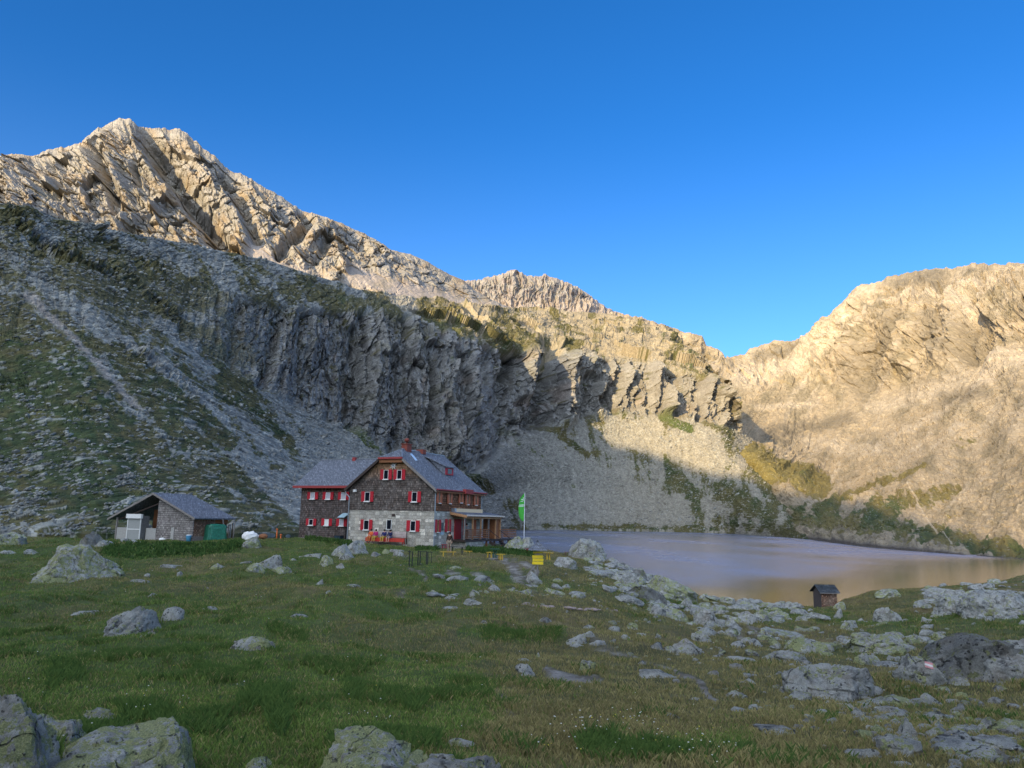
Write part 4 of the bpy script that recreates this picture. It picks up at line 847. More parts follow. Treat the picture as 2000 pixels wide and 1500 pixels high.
 (1310, 1275, 28, 15, 'b', 'g', 'small grey companion left of the grey wedge', {}),
 (1284, 1268, 26, 16, 'a', 'p', 'pale pyramid stone left of the grey wedge', {}),
 (1398, 1248, 18, 9, 'b', 'p', 'small stone touching the rounded lichen boulder', {}),
 (1286, 1247, 14, 12, 'p', 'y', 'small upright yellow stone above the pale pyramid', {}),
 (1252, 1247, 20, 12, 'b', 'y', 'small greenish stone left of the upright yellow stone', {}),
 (1912, 1330, 230, 100, 'b', 'd', 'very large dark outcrop at the right edge', dict(prof=[(-1, .2), (-.7, .62), (-.3, .95), (0, 1), (.5, .9), (1, .85)], lev=6)),
 (1985, 1332, 140, 92, 'b', 'g', 'grey rounded end of the dark outcrop at the frame edge', dict(lev=5)),
 (1797, 1340, 102, 66, 'a', 'g', 'split boulder with the painted trail mark', dict(prof=[(-1, .3), (-.6, .8), (-.3, 1), (.1, .95), (.6, .75), (1, .35)], strata=(1.0, 1.1, .08), lev=5)),
 (1614, 1364, 176, 72, 'b', 'g', 'square flat-topped grey block in the right meadow', dict(prof=[(-1, .35), (-.85, .75), (-.5, .97), (.3, 1), (.85, .95), (.97, .7), (1, .5)], lev=6)),
 (1560, 1367, 46, 19, 'a', 'g', 'grey stone at the left foot of the square block', {}),
 (1683, 1297, 36, 25, 'a', 'y', 'yellow pointed stone behind the square block', {}),
 (1738, 1302, 56, 12, 's', 'p', 'flat pale slab between square block and marked boulder', {}),
 (1285, 1324, 72, 17, 's', 'p', 'flat greenish-white slab beside the trail', {}),
 (1438, 1363, 40, 16, 'b', 'g', 'low grey stone at the end of the trail', {}),
 (1254, 1297, 16, 8, 'b', 'p', 'small white stone above the flat greenish slab', {}),
 (1736, 1378, 104, 24, 's', 'y', 'long lichen slab below the marked boulder', {}),
 (1734, 1397, 50, 20, 's', 'g', 'flat grey stone below the long lichen slab', {}),
 (1608, 1399, 38, 14, 'b', 'y', 'low stone below the square block', {}),
 (1661, 1392, 20, 20, 'p', 'p', 'left of the two pointed stones standing together', {}),
 (1678, 1404, 22, 24, 'a', 'g', 'right of the two pointed stones standing together', {}),
 (1816, 1378, 44, 26, 'a', 'g', 'layered grey stone below the marked boulder', {}),
 (1842, 1356, 38, 18, 'b', 'y', 'rounded stone touching the marked boulder', {}),
 (1870, 1340, 40, 20, 'a', 'g', 'grey stone between marked boulder and dark outcrop', {}),
 (1515, 1435, 86, 18, 's', 'p', 'wide flat white slab level with the turf', {}),
 (1759, 1476, 86, 44, 'b', 'g', 'rounded boulder at the lower right with a pointed one behind', dict(lev=5)),
 (1772, 1441, 38, 42, 'p', 'g', 'pointed stone behind the rounded lower right boulder', {}),
 (1688, 1480, 74, 24, 's', 'g', 'low grey slab at the bottom right', {}),
 (1310, 1403, 36, 12, 'b', 'p', 'small rounded stone in brown turf left of the white slab', {}),
 (1830, 1441, 44, 26, 'b', 'y', 'yellow stone at the back of the lower right pile', {}),
 (1870, 1458, 94, 32, 'b', 'g', 'grey middle boulder of the lower right pile', dict(lev=5)),
 (1894, 1484, 118, 34, 'a', 'g', 'long front boulder of the lower right pile', dict(lev=5)),
 (1880, 1438, 60, 24, 'b', 'y', 'flat-topped boulder behind the lower right pile', {}),
 (1955, 1468, 92, 34, 'b', 'g', 'broad boulder at the lower right frame edge', dict(lev=5)),
 (1930, 1432, 44, 36, 'a', 'g', 'upright block behind the broad frame-edge boulder', {}),
 (1982, 1436, 76, 34, 'b', 'y', 'lichen boulder cut by the right frame edge', dict(lev=5)),
 (1830, 1408, 50, 22, 's', 'g', 'flat stone above the lower right pile', {}),
 (1869, 1392, 36, 18, 'a', 'p', 'tilted stone above the flat stone of the lower right', {}),
 (1955, 1352, 40, 14, 's', 'y', 'small slab below the dark outcrop', {}),
 (1762, 1498, 40, 12, 's', 'g', 'slab at the very bottom of the right side', {}),
]
for x, yb, w, h, k, m, lab, ex in R_:
    make_rock(x, yb, w, h, k, m, 'boulder' if w > 60 else 'stone', lab, None, cat='boulder' if w > 60 else 'stone', **ex)
# small stones nothing tells apart
rg = np.random.default_rng(11); cnt = 0
proto = [np_mesh('stone', *[a for a in (rock_shape(3, rg, 'abs'[i % 3]))], MR['gyp'[i % 3]], False, None, None, 3) for i in range(6)]
meshes = [p.data for p in proto]
for p in proto: bpy.data.objects.remove(p)
def small_stone(x, y, s, flat_, lab, grp):
    g = ground(x, y); o = bpy.data.objects.new('stone', meshes[rg.integers(6)]); COL.objects.link(o)
    w = s*g.y/FPX*.5; o.scale = (w, w*.8, w*flat_); o.location = g+Vector((0, 0, w*flat_*.2)); o.rotation_euler = (rg.uniform(-.2, .2), rg.uniform(-.2, .2), rg.uniform(0, 6.3))
    tag(o, lab, 'stone', grp)
areas = [  # polygon-ish boxes: x0,x1,y0,y1,count,size,label,group
 (1180, 1560, 1190, 1290, 44, (6, 16), 'small grey stone scattered in the turf below the shoreline rocks', 'small stones below the shoreline rocks'),
 (1640, 2000, 1290, 1480, 60, (8, 26), 'small grey stone scattered among the lower right boulders', 'small stones among the lower right boulders'),
 (1380, 1700, 1250, 1400, 30, (7, 18), 'small grey stone scattered around the square flat-topped block', 'small stones around the square block'),
 (860, 1180, 1120, 1200, 34, (5, 11), 'small pale stone in the rocky band of turf below the path', 'small stones in the rocky band'),
 (240, 620, 1100, 1150, 14, (4, 8), 'tiny pale stone in the grass of the left meadow', 'tiny stones in the left meadow'),
 (1660, 2000, 1185, 1240, 16, (6, 14), 'small stone on the grassy slope right of the little hut', 'small stones on the slope by the little hut'),
 (580, 850, 1075, 1130, 14, (4, 9), 'small pale stone in the grass in front of the house', 'small stones in front of the house'),
 (1370, 1560, 1176, 1190, 22, (6, 12), 'dark stone of the lake edge near the waterline', 'dark stones along the near waterline')]
for x0, x1, y0, y1, n, sz, lab, grp in areas:
    for _ in range(n): small_stone(rg.uniform(x0, x1), rg.uniform(y0, y1), rg.uniform(*sz), rg.uniform(.3, .75), lab, grp)
# broken stone lying between the boulders, past counting
def rubble(n, seed):
    rg_ = np.random.default_rng(seed); P, px, py = MEAD[:3]
    w = cap(px, py, [(1190, 1110), (1280, 1170), (1400, 1200), (1560, 1202)], 30, 16, .9)+.8*cap(px, py, [(1380, 1235), (1600, 1258), (1780, 1262), (1900, 1295)], 22, 26, .9)+.9*cap(px, py, [(1680, 1390), (1880, 1440), (2000, 1460)], 44, 60, .9)+.7*cap(px, py, [(1830, 1180), (2000, 1180)], 24, 30, .9)+.3*cap(px, py, [(860, 1150), (1150, 1165)], 18, 14, .9)+.25*cap(px, py, [(1400, 1300), (1700, 1420)], 60, 60, 1)
    w = w*(px > 0)*(px < 2050)*np.clip(.3+2*fbm(px/30, py/14, 88, 3), .02, 2)*(P[..., 2] > LAKE_Z+.3)
    idx = rg_.choice(w.size, n, p=(w/w.sum()).ravel()); c = P.reshape(-1, 3)[idx]; pr_ = [rock_shape(3 if k < 4 else 2, rg_, 'abs'[k % 3]) for k in range(8)]
    for mat, sel in (('g', 0), ('y', 1), ('p', 2)):
        Vs, Fs, o_ = [], [], 0
        for k in range(n):
            if k % 3 != sel: continue
            V, F = pr_[rg_.integers(8)]; s = (3+13*rg_.random()**2.2)*c[k, 1]/FPX; a = rg_.uniform(0, 6.28); fl_ = rg_.uniform(.3, .8)
            x = V[:, 0]*math.cos(a)-V[:, 1]*math.sin(a); y = V[:, 0]*math.sin(a)+V[:, 1]*math.cos(a); ti = rg_.uniform(-.3, .3)
            Vs.append(np.stack([x*s, y*s*.8, (V[:, 2]*fl_+ti*x)*s+.12*s], -1)+c[k]); Fs.append(F+o_); o_ += len(V)
        tag(np_mesh('rubble', np.concatenate(Vs), np.concatenate(Fs), MR[mat], False, None, None, 3), {'g': 'grey broken stones between the boulders near the lake', 'y': 'lichen tinted broken stones between the boulders near the lake', 'p': 'pale broken stones between the boulders near the lake'}[mat], 'rubble', kind='stuff')
rubble(2000, 5)
# painted red-white-red trail mark on the split boulder
mb = [o for o in COL.objects if o.get('label') == 'split boulder with the painted trail mark'][0]
def simple(name, c, rough=.7, spec=.25, metal=0.0, var=.12, sc=6.0):
    m, nt, b = newmat(name); n = N(nt, 'TexNoise', Scale=sc, Detail=4.0); nt.links.new(coords(nt), n.inputs['Vector'])
    cc = mix(nt, 1.0, tuple(c), ramp(nt, n.outputs['Fac'], [(.25, 1-2*var), (.75, 1+2*var)]), 'MULTIPLY'); nt.links.new(cc, b.inputs['Base Color'])
    b.inputs['Roughness'].default_value = rough; b.inputs['Specular IOR Level'].default_value = spec; b.inputs['Metallic'].default_value = metal
    return m
M_MARKR = simple('trail_red', (.42, .20, .20)); M_MARKW = simple('trail_white', (.50, .48, .46))
bpy.context.view_layer.update()
from mathutils.bvhtree import BVHTree
_bv = BVHTree.FromPolygons([v.co.copy() for v in mb.data.vertices], [list(p.vertices) for p in mb.data.polygons])
_mi = mb.matrix_world.inverted()
for k, (ya, yc, mm) in enumerate(((1291, 1295, M_MARKR), (1295, 1299, M_MARKW), (1299, 1303, M_MARKR))):
    vs = []; fs = []; nn = 6
    for j in range(2):
        for i in range(nn):
            x = 1806+16*i/(nn-1)+(.5*k); y = (ya, yc)[j]+i*.9
            d = (atv(x, y, 30)).normalized(); o_ = _mi@Vector((0, 0, 0)); dd = (_mi.to_3x3()@d).normalized()
            h = _bv.ray_cast(o_, dd)
            vs.append((h[0]-dd*.012) if h[0] else None)
    if all(v is not None for v in vs):
        fs = [(i, i+1, nn+i+1, nn+i) for i in range(nn-1)]
        q = np_mesh('painted_stripe', [v[:] for v in vs], fs, mm); q.parent = mb
# ------------------------------------------------------------------ small mesh builder
class MB:
    def __init__(s): s.bm = bmesh.new()
    def box(s, x0, x1, y0, y1, z0, z1):
        v = [s.bm.verts.new(p) for p in ((x0, y0, z0), (x1, y0, z0), (x1, y1, z0), (x0, y1, z0), (x0, y0, z1), (x1, y0, z1), (x1, y1, z1), (x0, y1, z1))]
        for f in ((0, 3, 2, 1), (4, 5, 6, 7), (0, 1, 5, 4), (1, 2, 6, 5), (2, 3, 7, 6), (3, 0, 4, 7)): s.bm.faces.new([v[i] for i in f])
        return s
    def bar(s, a, b, w, h=None, n=4, up=(0, 0, 1), taper=1.0):
        a = Vector(a); b = Vector(b); h = h or w; d = (b-a).normalized(); u = Vector(up)
        if abs(d.dot(u)) > .98: u = Vector((0, 1, 0))
        r = d.cross(u).normalized(); u = r.cross(d)
        ph = math.pi/4 if n == 4 else 0; k = 1/math.sqrt(2) if n == 4 else .5
        ring = []
        for e, c in enumerate((a, b)):
            t = 1 if e == 0 else taper
            ring.append([s.bm.verts.new(c+(r*math.cos(ph+i*6.28318/n)*w+u*math.sin(ph+i*6.28318/n)*h)*k*t) for i in range(n)])
        for i in range(n): s.bm.faces.new([ring[0][i], ring[0][(i+1) % n], ring[1][(i+1) % n], ring[1][i]])
        s.bm.faces.new(ring[0][::-1]); s.bm.faces.new(ring[1]); return s
    def slab(s, pts, t, d=(0, 0, -1)):
        d = Vector(d)*t; a = [s.bm.verts.new(p) for p in pts]; b = [s.bm.verts.new(Vector(p)+d) for p in pts]; n = len(a)
        s.bm.faces.new(a); s.bm.faces.new(b[::-1])
        for i in range(n): s.bm.faces.new([a[i], b[i], b[(i+1) % n], a[(i+1) % n]])
        return s
    def lathe(s, prof, c=(0, 0, 0), n=12):
        rings = [[s.bm.verts.new((c[0]+r*math.cos(i*6.28318/n), c[1]+r*math.sin(i*6.28318/n), c[2]+z)) for i in range(n)] for r, z in prof]
        for a, b in zip(rings, rings[1:]):
            for i in range(n): s.bm.faces.new([a[i], a[(i+1) % n], b[(i+1) % n], b[i]])
        s.bm.faces.new(rings[0][::-1]); s.bm.faces.new(rings[-1]); return s
    def build(s, name, mat, parent=None, smooth=False):
        bmesh.ops.recalc_face_normals(s.bm, faces=s.bm.faces); me = bpy.data.meshes.new(name); s.bm.to_mesh(me); s.bm.free()
        if smooth:
            for p in me.polygons: p.use_smooth = True
        me.materials.append(mat); o = bpy.data.objects.new(name, me); COL.objects.link(o)
        if parent is not None: o.parent = parent
        return o
def empty(name, loc, rz=0, label=None, cat=None, group=None):
    o = bpy.data.objects.new(name, None); COL.objects.link(o); o.location = loc; o.rotation_euler = (0, 0, rz); return tag(o, label, cat, group)
def copy_tree(o, parent=None):
    c = o.copy(); COL.objects.link(c)
    if parent is not None: c.parent = parent
    for ch in list(o.children): copy_tree(ch, c)
    return c
class Frame:
    def __init__(s, K, az):
        s.K = Vector(K); r = math.radians(az); s.rz = -r; s.ex = Vector((math.cos(r), -math.sin(r), 0)); s.ey = Vector((math.sin(r), math.cos(r), 0)); s.ez = Vector((0, 0, 1))
    def loc(s, P): d = Vector(P)-s.K; return Vector((d.dot(s.ex), d.dot(s.ey), d.z))
    def hit(s, px, py, n, c):
        """local point where the sight line meets the local plane n.p = c"""
        d = atv(px, py, 1.0); nl = Vector(n); dl = Vector((d.dot(s.ex), d.dot(s.ey), d.z)); k = -s.K; kl = Vector((k.dot(s.ex), k.dot(s.ey), k.z))
        t = (c-nl.dot(kl))/nl.dot(dl); return kl+dl*t
# ------------------------------------------------------------------ building materials
def shingle_mat(name, c1, c2, cg, row=.17, wid=.13, upper=None, zsplit=7.4, mortar=.25, grey=.5, hi=2.0, ms=.028):
    m, nt, b = newmat(name); tc = nt.nodes.new('ShaderNodeTexCoord'); sx = nt.nodes.new('ShaderNodeSeparateXYZ'); nt.links.new(tc.outputs['Object'], sx.inputs[0])
    cb = nt.nodes.new('ShaderNodeCombineXYZ'); nt.links.new(math_(nt, 'ADD', sx.outputs[0], sx.outputs[1]), cb.inputs[0]); nt.links.new(sx.outputs[2], cb.inputs[1])
    br = nt.nodes.new('ShaderNodeTexBrick'); nt.links.new(cb.outputs[0], br.inputs['Vector']); br.offset = .37
    for k, v in (('Scale', 1.0), ('Mortar Size', ms), ('Mortar Smooth', .3), ('Bias', 0.0), ('Brick Width', wid), ('Row Height', row)): br.inputs[k].default_value = v
    br.inputs['Color1'].default_value = (*c1, 1); br.inputs['Color2'].default_value = (*c2, 1); br.inputs['Mortar'].default_value = (*[x*mortar for x in c1], 1)
    n1 = N(nt, 'TexNoise', Scale=1.3, Detail=6.0, Roughness=.65); nt.links.new(tc.outputs['Object'], n1.inputs['Vector'])
    n2 = N(nt, 'TexNoise', Scale=9.0, Detail=4.0); nt.links.new(tc.outputs['Object'], n2.inputs['Vector'])
    c = mix(nt, ramp(nt, n1.outputs['Fac'], [(.4, 0), (.62, grey)]), br.outputs['Color'], cg)
    c = mix(nt, .7, c, ramp(nt, n2.outputs['Fac'], [(.3, .55), (.7, 1.5)]), 'MULTIPLY')
    wh = N(nt, 'TexWhiteNoise'); fl = nt.nodes.new('ShaderNodeVectorMath'); fl.operation = 'DIVIDE'; fl.inputs[1].default_value = (wid, row, 1); nt.links.new(cb.outputs[0], fl.inputs[0])
    fl2 = nt.nodes.new('ShaderNodeVectorMath'); fl2.operation = 'FLOOR'; nt.links.new(fl.outputs[0], fl2.inputs[0]); nt.links.new(fl2.outputs[0], wh.inputs['Vector'])
    c = mix(nt, .75, c, ramp(nt, wh.outputs['Value'], [(0, .6), (.8, 1.05), (1, hi)]), 'MULTIPLY')
    if upper:
        f = math_(nt, 'ADD', sx.outputs[2], math_(nt, 'MULTIPLY', n1.outputs['Fac'], 2.2)); u = nt.nodes.new('ShaderNodeMapRange'); u.inputs['From Min'].default_value = zsplit; u.inputs['From Max'].default_value = zsplit+1.4
        nt.links.new(f, u.inputs['Value']); c = mix(nt, math_(nt, 'MULTIPLY', u.outputs[0], .75), c, mix(nt, 1.0, upper, ramp(nt, wh.outputs['Value'], [(0, .5), (1, 1.7)]), 'MULTIPLY'))
    nt.links.new(c, b.inputs['Base Color']); bump(nt, b, math_(nt, 'ADD', math_(nt, 'MULTIPLY', br.outputs['Fac'], -1.0), math_(nt, 'MULTIPLY', wh.outputs['Value'], .5)), .02)
    return m
M_SHING = shingle_mat('weathered_shingle', (.095, .075, .068), (.19, .145, .12), (.22, .20, .185), upper=(.36, .20, .10), zsplit=8.2, row=.23, wid=.15)
M_SHINGB = shingle_mat('brown_shingle', (.20, .085, .045), (.40, .185, .095), (.24, .14, .09), grey=.3, row=.23)
M_SHINGW = shingle_mat('wing_shingle', (.085, .062, .056), (.16, .115, .10), (.17, .155, .15), upper=(.30, .155, .08), zsplit=6.6, row=.23, wid=.15)
M_SHINGG = shingle_mat('silver_shingle', (.23, .205, .195), (.36, .325, .305), (.32, .30, .285), row=.24, wid=.2, mortar=.22, hi=1.5)
M_SHINGR = shingle_mat('reddish_shingle', (.25, .12, .075), (.46, .27, .18), (.34, .26, .20), row=.14, wid=.13)
M_ROOF = shingle_mat('roof_shingle', (.17, .19, .23), (.24, .26, .30), (.14, .155, .19), row=.19, wid=.14, mortar=.6, grey=.6, hi=1.35, ms=.02)
M_STONEW = shingle_mat('stone_masonry', (.36, .345, .305), (.52, .49, .43), (.42, .37, .28), row=.33, wid=.52, mortar=.9, grey=.4)
M_RED = simple('red_paint', (.42, .022, .035), .5, var=.1); M_REDF = simple('red_fascia', (.30, .05, .05), .6); M_REDB = simple('bench_red', (.45, .05, .035), .6)
M_ORSH = simple('orange_brown_shutter', (.45, .13, .06), .6); M_BROWN = simple('brown_wood', (.26, .11, .05)); M_LWOOD = simple('larch_wood', (.48, .26, .13)); M_DWOOD = simple('dark_wood', (.055, .04, .035)); M_GWOOD = simple('grey_wood', (.22, .20, .185))  # upper side shutters and one porch door are orange-brown
M_WHITE = simple('white_paint', (.72, .72, .70), .5, var=.03); M_CURT = simple('curtain', (.42, .42, .46), .8, var=.1); M_GLASS = simple('window_glass', (.008, .010, .016), .12, .25, var=0)
M_METAL = simple('zinc', (.30, .33, .36), .4, .5, .5); M_CREAM = simple('cream_cassette', (.80, .60, .36), .5, var=.02); M_BRICKR = simple('chimney_brick', (.22, .06, .042)); M_DARK = simple('dark_opening', (.008, .008, .010)); M_BLACK = simple('black_metal', (.02, .025, .025), .5)
M_YEL = simple('yellow_paint', (.55, .36, .04), .5, var=.06); M_SIGNY = simple('sign_yellow', (.85, .62, .03), .45, var=.03); M_GREEN = simple('flag_green', (.07, .42, .06), .8, var=.08); M_TARP = simple('green_tarp', (.02, .16, .10), .45, .5, var=.2); M_BLUE = simple('blue_plastic', (.10, .33, .55), .4); M_LBLUE = simple('pale_blue', (.35, .50, .58), .4); M_CONC = simple('concrete', (.30, .29, .28)); M_PANEL = simple('pale_panel', (.36, .35, .33), .6, var=.06); M_ORANGE = simple('orange', (.65, .16, .04), .6)
# ------------------------------------------------------------------ the mountain hut
HF = Frame(atv(846, 1072, 80), 25)
hut = empty('mountain_hut', HF.K, HF.rz, 'large shingled mountain hut with stone ground floor and red shutters by the lake', 'mountain hut')
W, Dp, SL = 10.65, 10.2, .763; RX, RZ = -W/2, 10.45
MB().box(-W, 0, 0, Dp, -1.2, 3.80).build('stone_wall', M_STONEW, hut)
b = MB(); pr = [(-W-.05, 3.80), (.05, 3.80), (.05, 6.2), (RX+1.6, RZ-1.6*SL-.14), (RX-1.6, RZ-1.6*SL-.14), (-W-.05, 6.2)]
b.slab([(x, -.05, z) for x, z in pr], Dp+.1, (0, 1, 0)); b.build('shingle_wall', M_SHING, hut)
MB().box(.055, .075, 0.02, Dp, 3.82, 6.12).build('side_shingle_cladding', M_SHINGB, hut)
# wing
AX0, AX1, AY0, AY1 = -18.65, -10.6, 1.5, 9.9
b = MB(); b.slab([(AX0, y, z) for y, z in ((AY0, -1.0), (AY0, 6.45), (5.7, 9.55), (AY1, 6.45), (AY1, -1.0))], AX1-AX0, (1, 0, 0)); b.build('wing_wall', M_SHINGW, hut)
MB().box(AX0-.06, AX1-1.4, AY0-.12, AY0-.003, -1.0, .62).build('wing_plinth', M_STONEW, hut)
# roofs
roof = MB(); e0, e1 = .45, -W-.45; ze = RZ-(e0-RX)*SL; hz = 9.32; hx = (RZ-hz)/SL
roof.slab([(e0, -.55, ze), (e0, 10.8, ze), (RX, 10.8, RZ), (RX, 1.6, RZ), (RX+hx, -.55, hz)], .16)
roof.slab([(e1, -.55, ze), (RX-hx, -.55, hz), (RX, 1.6, RZ), (RX, 10.8, RZ), (e1, 10.8, ze)], .16)
roof.slab([(RX+hx, -.56, hz+.004), (RX, 1.6, RZ+.004), (RX-hx, -.56, hz+.004)], .15)
roof = roof.build('roof', M_ROOF, hut)
wr = MB(); wz0 = 6.42; ws = (9.8-wz0)/(5.7-.92)
wr.slab([(-19.4, .92, wz0), (-10.2, .92, wz0), (-5.9, 5.7, 9.8), (-19.4, 5.7, 9.8)], .16); wr.slab([(-19.4, 5.7, 9.8), (-5.9, 5.7, 9.8), (-10.2, 10.5, wz0), (-19.4, 10.5, wz0)], .16)
wr = wr.build('wing_roof', M_ROOF, hut)
MB().box(-19.42, -11.15, .82, .915, wz0-.24, wz0+.03).build('eaves_board', M_REDF, wr)
MB().box(RX-hx-.05, RX+hx+.05, -.66, -.565, hz-.14, hz+.07).build('eaves_board', M_REDF, roof)
MB().box(RX-hx+.02, RX+hx-.02, -.5, -.07, hz-.5, hz-.16).build('soffit', M_BROWN, roof)
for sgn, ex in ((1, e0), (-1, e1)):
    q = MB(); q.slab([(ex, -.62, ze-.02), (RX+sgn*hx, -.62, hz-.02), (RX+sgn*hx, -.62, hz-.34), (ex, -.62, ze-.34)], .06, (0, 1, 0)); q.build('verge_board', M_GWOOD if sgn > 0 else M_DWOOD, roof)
    q = MB(); q.slab([(ex-sgn*.05, -.5, ze-.18), (RX+sgn*hx, -.5, hz-.18), (RX+sgn*hx, -.06, hz-.18), (ex-sgn*.05, -.06, ze-.18)], .03); q.build('verge_soffit', M_DWOOD, roof)
MB().bar((e0+.08, -.5, ze-.06), (e0+.08, 10.8, ze-.06), .16, .16, 8).build('gutter', M_REDF, roof)
MB().bar((e0-.03, -.5, ze-.22), (e0-.03, 10.8, ze-.22), .05, .22).build('fascia', M_BROWN, roof)
ridge = MB(); ridge.bar((RX, 1.6, RZ+.02), (RX, 10.8, RZ+.02), .2, .08); ridge.bar((RX, 1.6, RZ+.03), (RX+hx, -.56, hz+.03), .1, .05); ridge.bar((RX, 1.6, RZ+.03), (RX-hx, -.56, hz+.03), .1, .05); ridge.build('ridge_cap', M_METAL, roof)
MB().bar((-19.4, 5.7, 9.82), (-6, 5.7, 9.82), .2, .08).build('ridge_cap', M_METAL, wr)
c = MB(); c.box(RX-.36, RX+.36, 2.05, 2.95, 9.9, 11.0); c.box(RX-.43, RX+.43, 1.98, 3.02, 11.0, 11.09); c = c.build('chimney', M_BRICKR, roof)
MB().lathe([(.06, 0), (.06, .2), (.24, .26), (.3, .42), (.2, .56), (.05, .62)], (RX, 2.5, 11.1)).build('chimney_cowl', M_BRICKR, roof, True)
MB().box(RX-.45, RX+.45, 5.2, 5.9, 10.2, 10.72).build('chimney', M_BRICKR, roof)
q = MB(); vl = HF.hit(692, 899, (0, -ws, 1), wz0-ws*.92); q.box(vl.x-.2, vl.x+.2, vl.y-.15, vl.y+.25, vl.z-.15, vl.z+.35); q.build('roof_vent', M_REDF, wr)
# right roof plane: z + SL*x = RZ + SL*RX
nR, cR = (SL, 0, 1), RZ+SL*RX
def onr(px, py, up=0): p = HF.hit(px, py, nR, cR); return Vector((p.x+up*SL*.8, p.y, p.z+up*.8))
a_, b_, c_, d_ = onr(800.5, 887, .06), onr(804, 886.5, .06), onr(815, 899.5, .06), onr(811, 900, .06)
MB().slab([a_, b_, c_, d_], .05).build('skylight', simple('skylight_glass', (.55, .68, .80), .08, .8, var=0), roof)  # pale blue base colour stands for the bright reflection in the glass
# small shed dormer with a red front
dz = HF.hit(877, 930, nR, cR); dy0, dy1 = dz.y-.9, dz.y+.9
q = MB(); q.slab([(dz.x+.25, dy0-.15, dz.z+1.0), (dz.x+.25, dy1+.15, dz.z+1.0), (dz.x-2.7, dy1+.15, dz.z+2.25), (dz.x-2.7, dy0-.15, dz.z+2.25)], .1); q.build('dormer_roof', M_ROOF, roof)
q = MB(); q.slab([(dz.x, dy0, dz.z), (dz.x, dy0, dz.z+.95), (dz.x-2.0, dy0, dz.z+1.75)], dy1-dy0, (0, 1, 0)); dm = q.build('dormer', M_ROOF, roof)
MB().box(dz.x+.005, dz.x+.06, dy0+.05, dy1-.05, dz.z+.12, dz.z+.9).build('dormer_front', M_RED, roof)
MB().box(dz.x+.062, dz.x+.08, dy0+.45, dy1-.45, dz.z+.25, dz.z+.78).build('dormer_pane', M_GLASS, roof)
q = MB(); q.box(.35, .78, 5.3, 7.0, ze-.25, ze+.22); q.build('raised_eaves', M_REDF, roof)
# windows: drawn from where each one sits on its wall
def window(px0, px1, py0, py1, axis, c, sh, shmat=M_RED, pane=M_GLASS, sill=M_WHITE, nsh=2, frame=M_WHITE, t=.04):
    n = (0, 1, 0) if axis == 'y' else (1, 0, 0)
    a = HF.hit(px0, py1, n, c); d = HF.hit(px1, py0, n, c); sg = -1 if axis == 'y' else 1
    u0, u1 = (a.x, d.x) if axis == 'y' else (a.y, d.y); z0, z1 = min(a.z, HF.hit(px1, py1, n, c).z), d.z
    def bx(mb, ua, ub, o0, o1, za, zb):
        p, q_ = sorted((c+sg*o0, c+sg*o1))
        return mb.box(ua, ub, p, q_, za, zb) if axis == 'y' else mb.box(p, q_, ua, ub, za, zb)
    f = MB()
    for ua, ub, za, zb in ((u0, u0+t, z0, z1), (u1-t, u1, z0, z1), (u0+t, u1-t, z0, z0+t), (u0+t, u1-t, z1-t, z1)): bx(f, ua, ub, .06, .13, za, zb)
    fo = f.build('window', frame, hut)
    p = MB(); bx(p, u0+.01, u1-.01, .055, .085, z0+.01, z1-.01); p.build('pane', pane, fo)
    if sill: s_ = MB(); bx(s_, u0-.06, u1+.06, .06, .24, z0-.09, z0-.005); s_.build('sill', sill, fo)
    if sh:
        for ua, ub in ((u0-sh-.01, u0-.01), (u1+.01, u1+.01+sh))[:nsh]:
            s_ = MB(); bx(s_, ua, ub, .07, .12, z0-.04, z1+.06); bx(s_, ua+.03, ub-.03, .12, .135, z0+.1, z0+.2); bx(s_, ua+.03, ub-.03, .12, .135, z1-.2, z1-.1); s_.build('shutter', shmat, fo)
    return fo
window(750, 760, 918, 936, 'y', -.05, .42); window(776, 786, 918, 936, 'y', -.05, .42)
window(713, 724, 961, 979, 'y', -.05, .44); window(805, 816, 961, 980, 'y', -.05, .44)
window(711, 722, 1016, 1034.5, 'y', 0, .42); window(755.5, 766, 1015, 1034, 'y', 0, 0, sill=M_CONC); window(802, 813, 1017.5, 1037, 'y', 0, .46)
for x0, x1, y0, y1 in ((607, 616.5, 962, 974.5), (637, 646.5, 962, 975), (667, 677, 962, 975.5)): window(x0, x1, y0, y1, 'y', AY0, .42, pane=M_CURT)
window(604, 613, 1014, 1025.5, 'y', AY0, .40); window(634.5, 643.5, 1014, 1026, 'y', AY0, .42, pane=M_WHITE); window(663.5, 672.5, 1014.5, 1027, 'y', AY0, .42, pane=M_CURT)  # middle pane painted white to stand for bright light in the glass
for x0, x1, y0, y1 in ((855, 858.6, 962, 982), (875.8, 879, 962, 983), (897.8, 900.6, 960.5, 981.5), (910.6, 913.8, 965, 985), (927, 930, 966, 986)): window(x0, x1, y0, y1, 'x', .08, .40, M_ORSH, frame=M_LWOOD, t=.03)
window(851.8, 855.6, 1016, 1039, 'x', 0, .46, frame=M_LWOOD, t=.03); window(872, 875.6, 1015, 1038, 'x', 0, .46, frame=M_LWOOD, t=.03)
def patch(name, px0, px1, py0, py1, axis, c, th, mat, par=hut):
    n = (0, 1, 0) if axis == 'y' else (1, 0, 0); a = HF.hit(px0, py1, n, c); d = HF.hit(px1, py0, n, c); m_ = MB()
    if axis == 'y': m_.box(a.x, d.x, c-th, c-.003, a.z, d.z)
    else: m_.box(c+.003, c+th, a.y, d.y, a.z, d.z)
    return m_.build(name, mat, par)
patch('wall_vent', 765.5, 772, 1003.5, 1008.5, 'y', 0, .05, M_DWOOD); patch('wall_lamp', 692, 697, 956, 961, 'y', -.05, .25, M_WHITE)
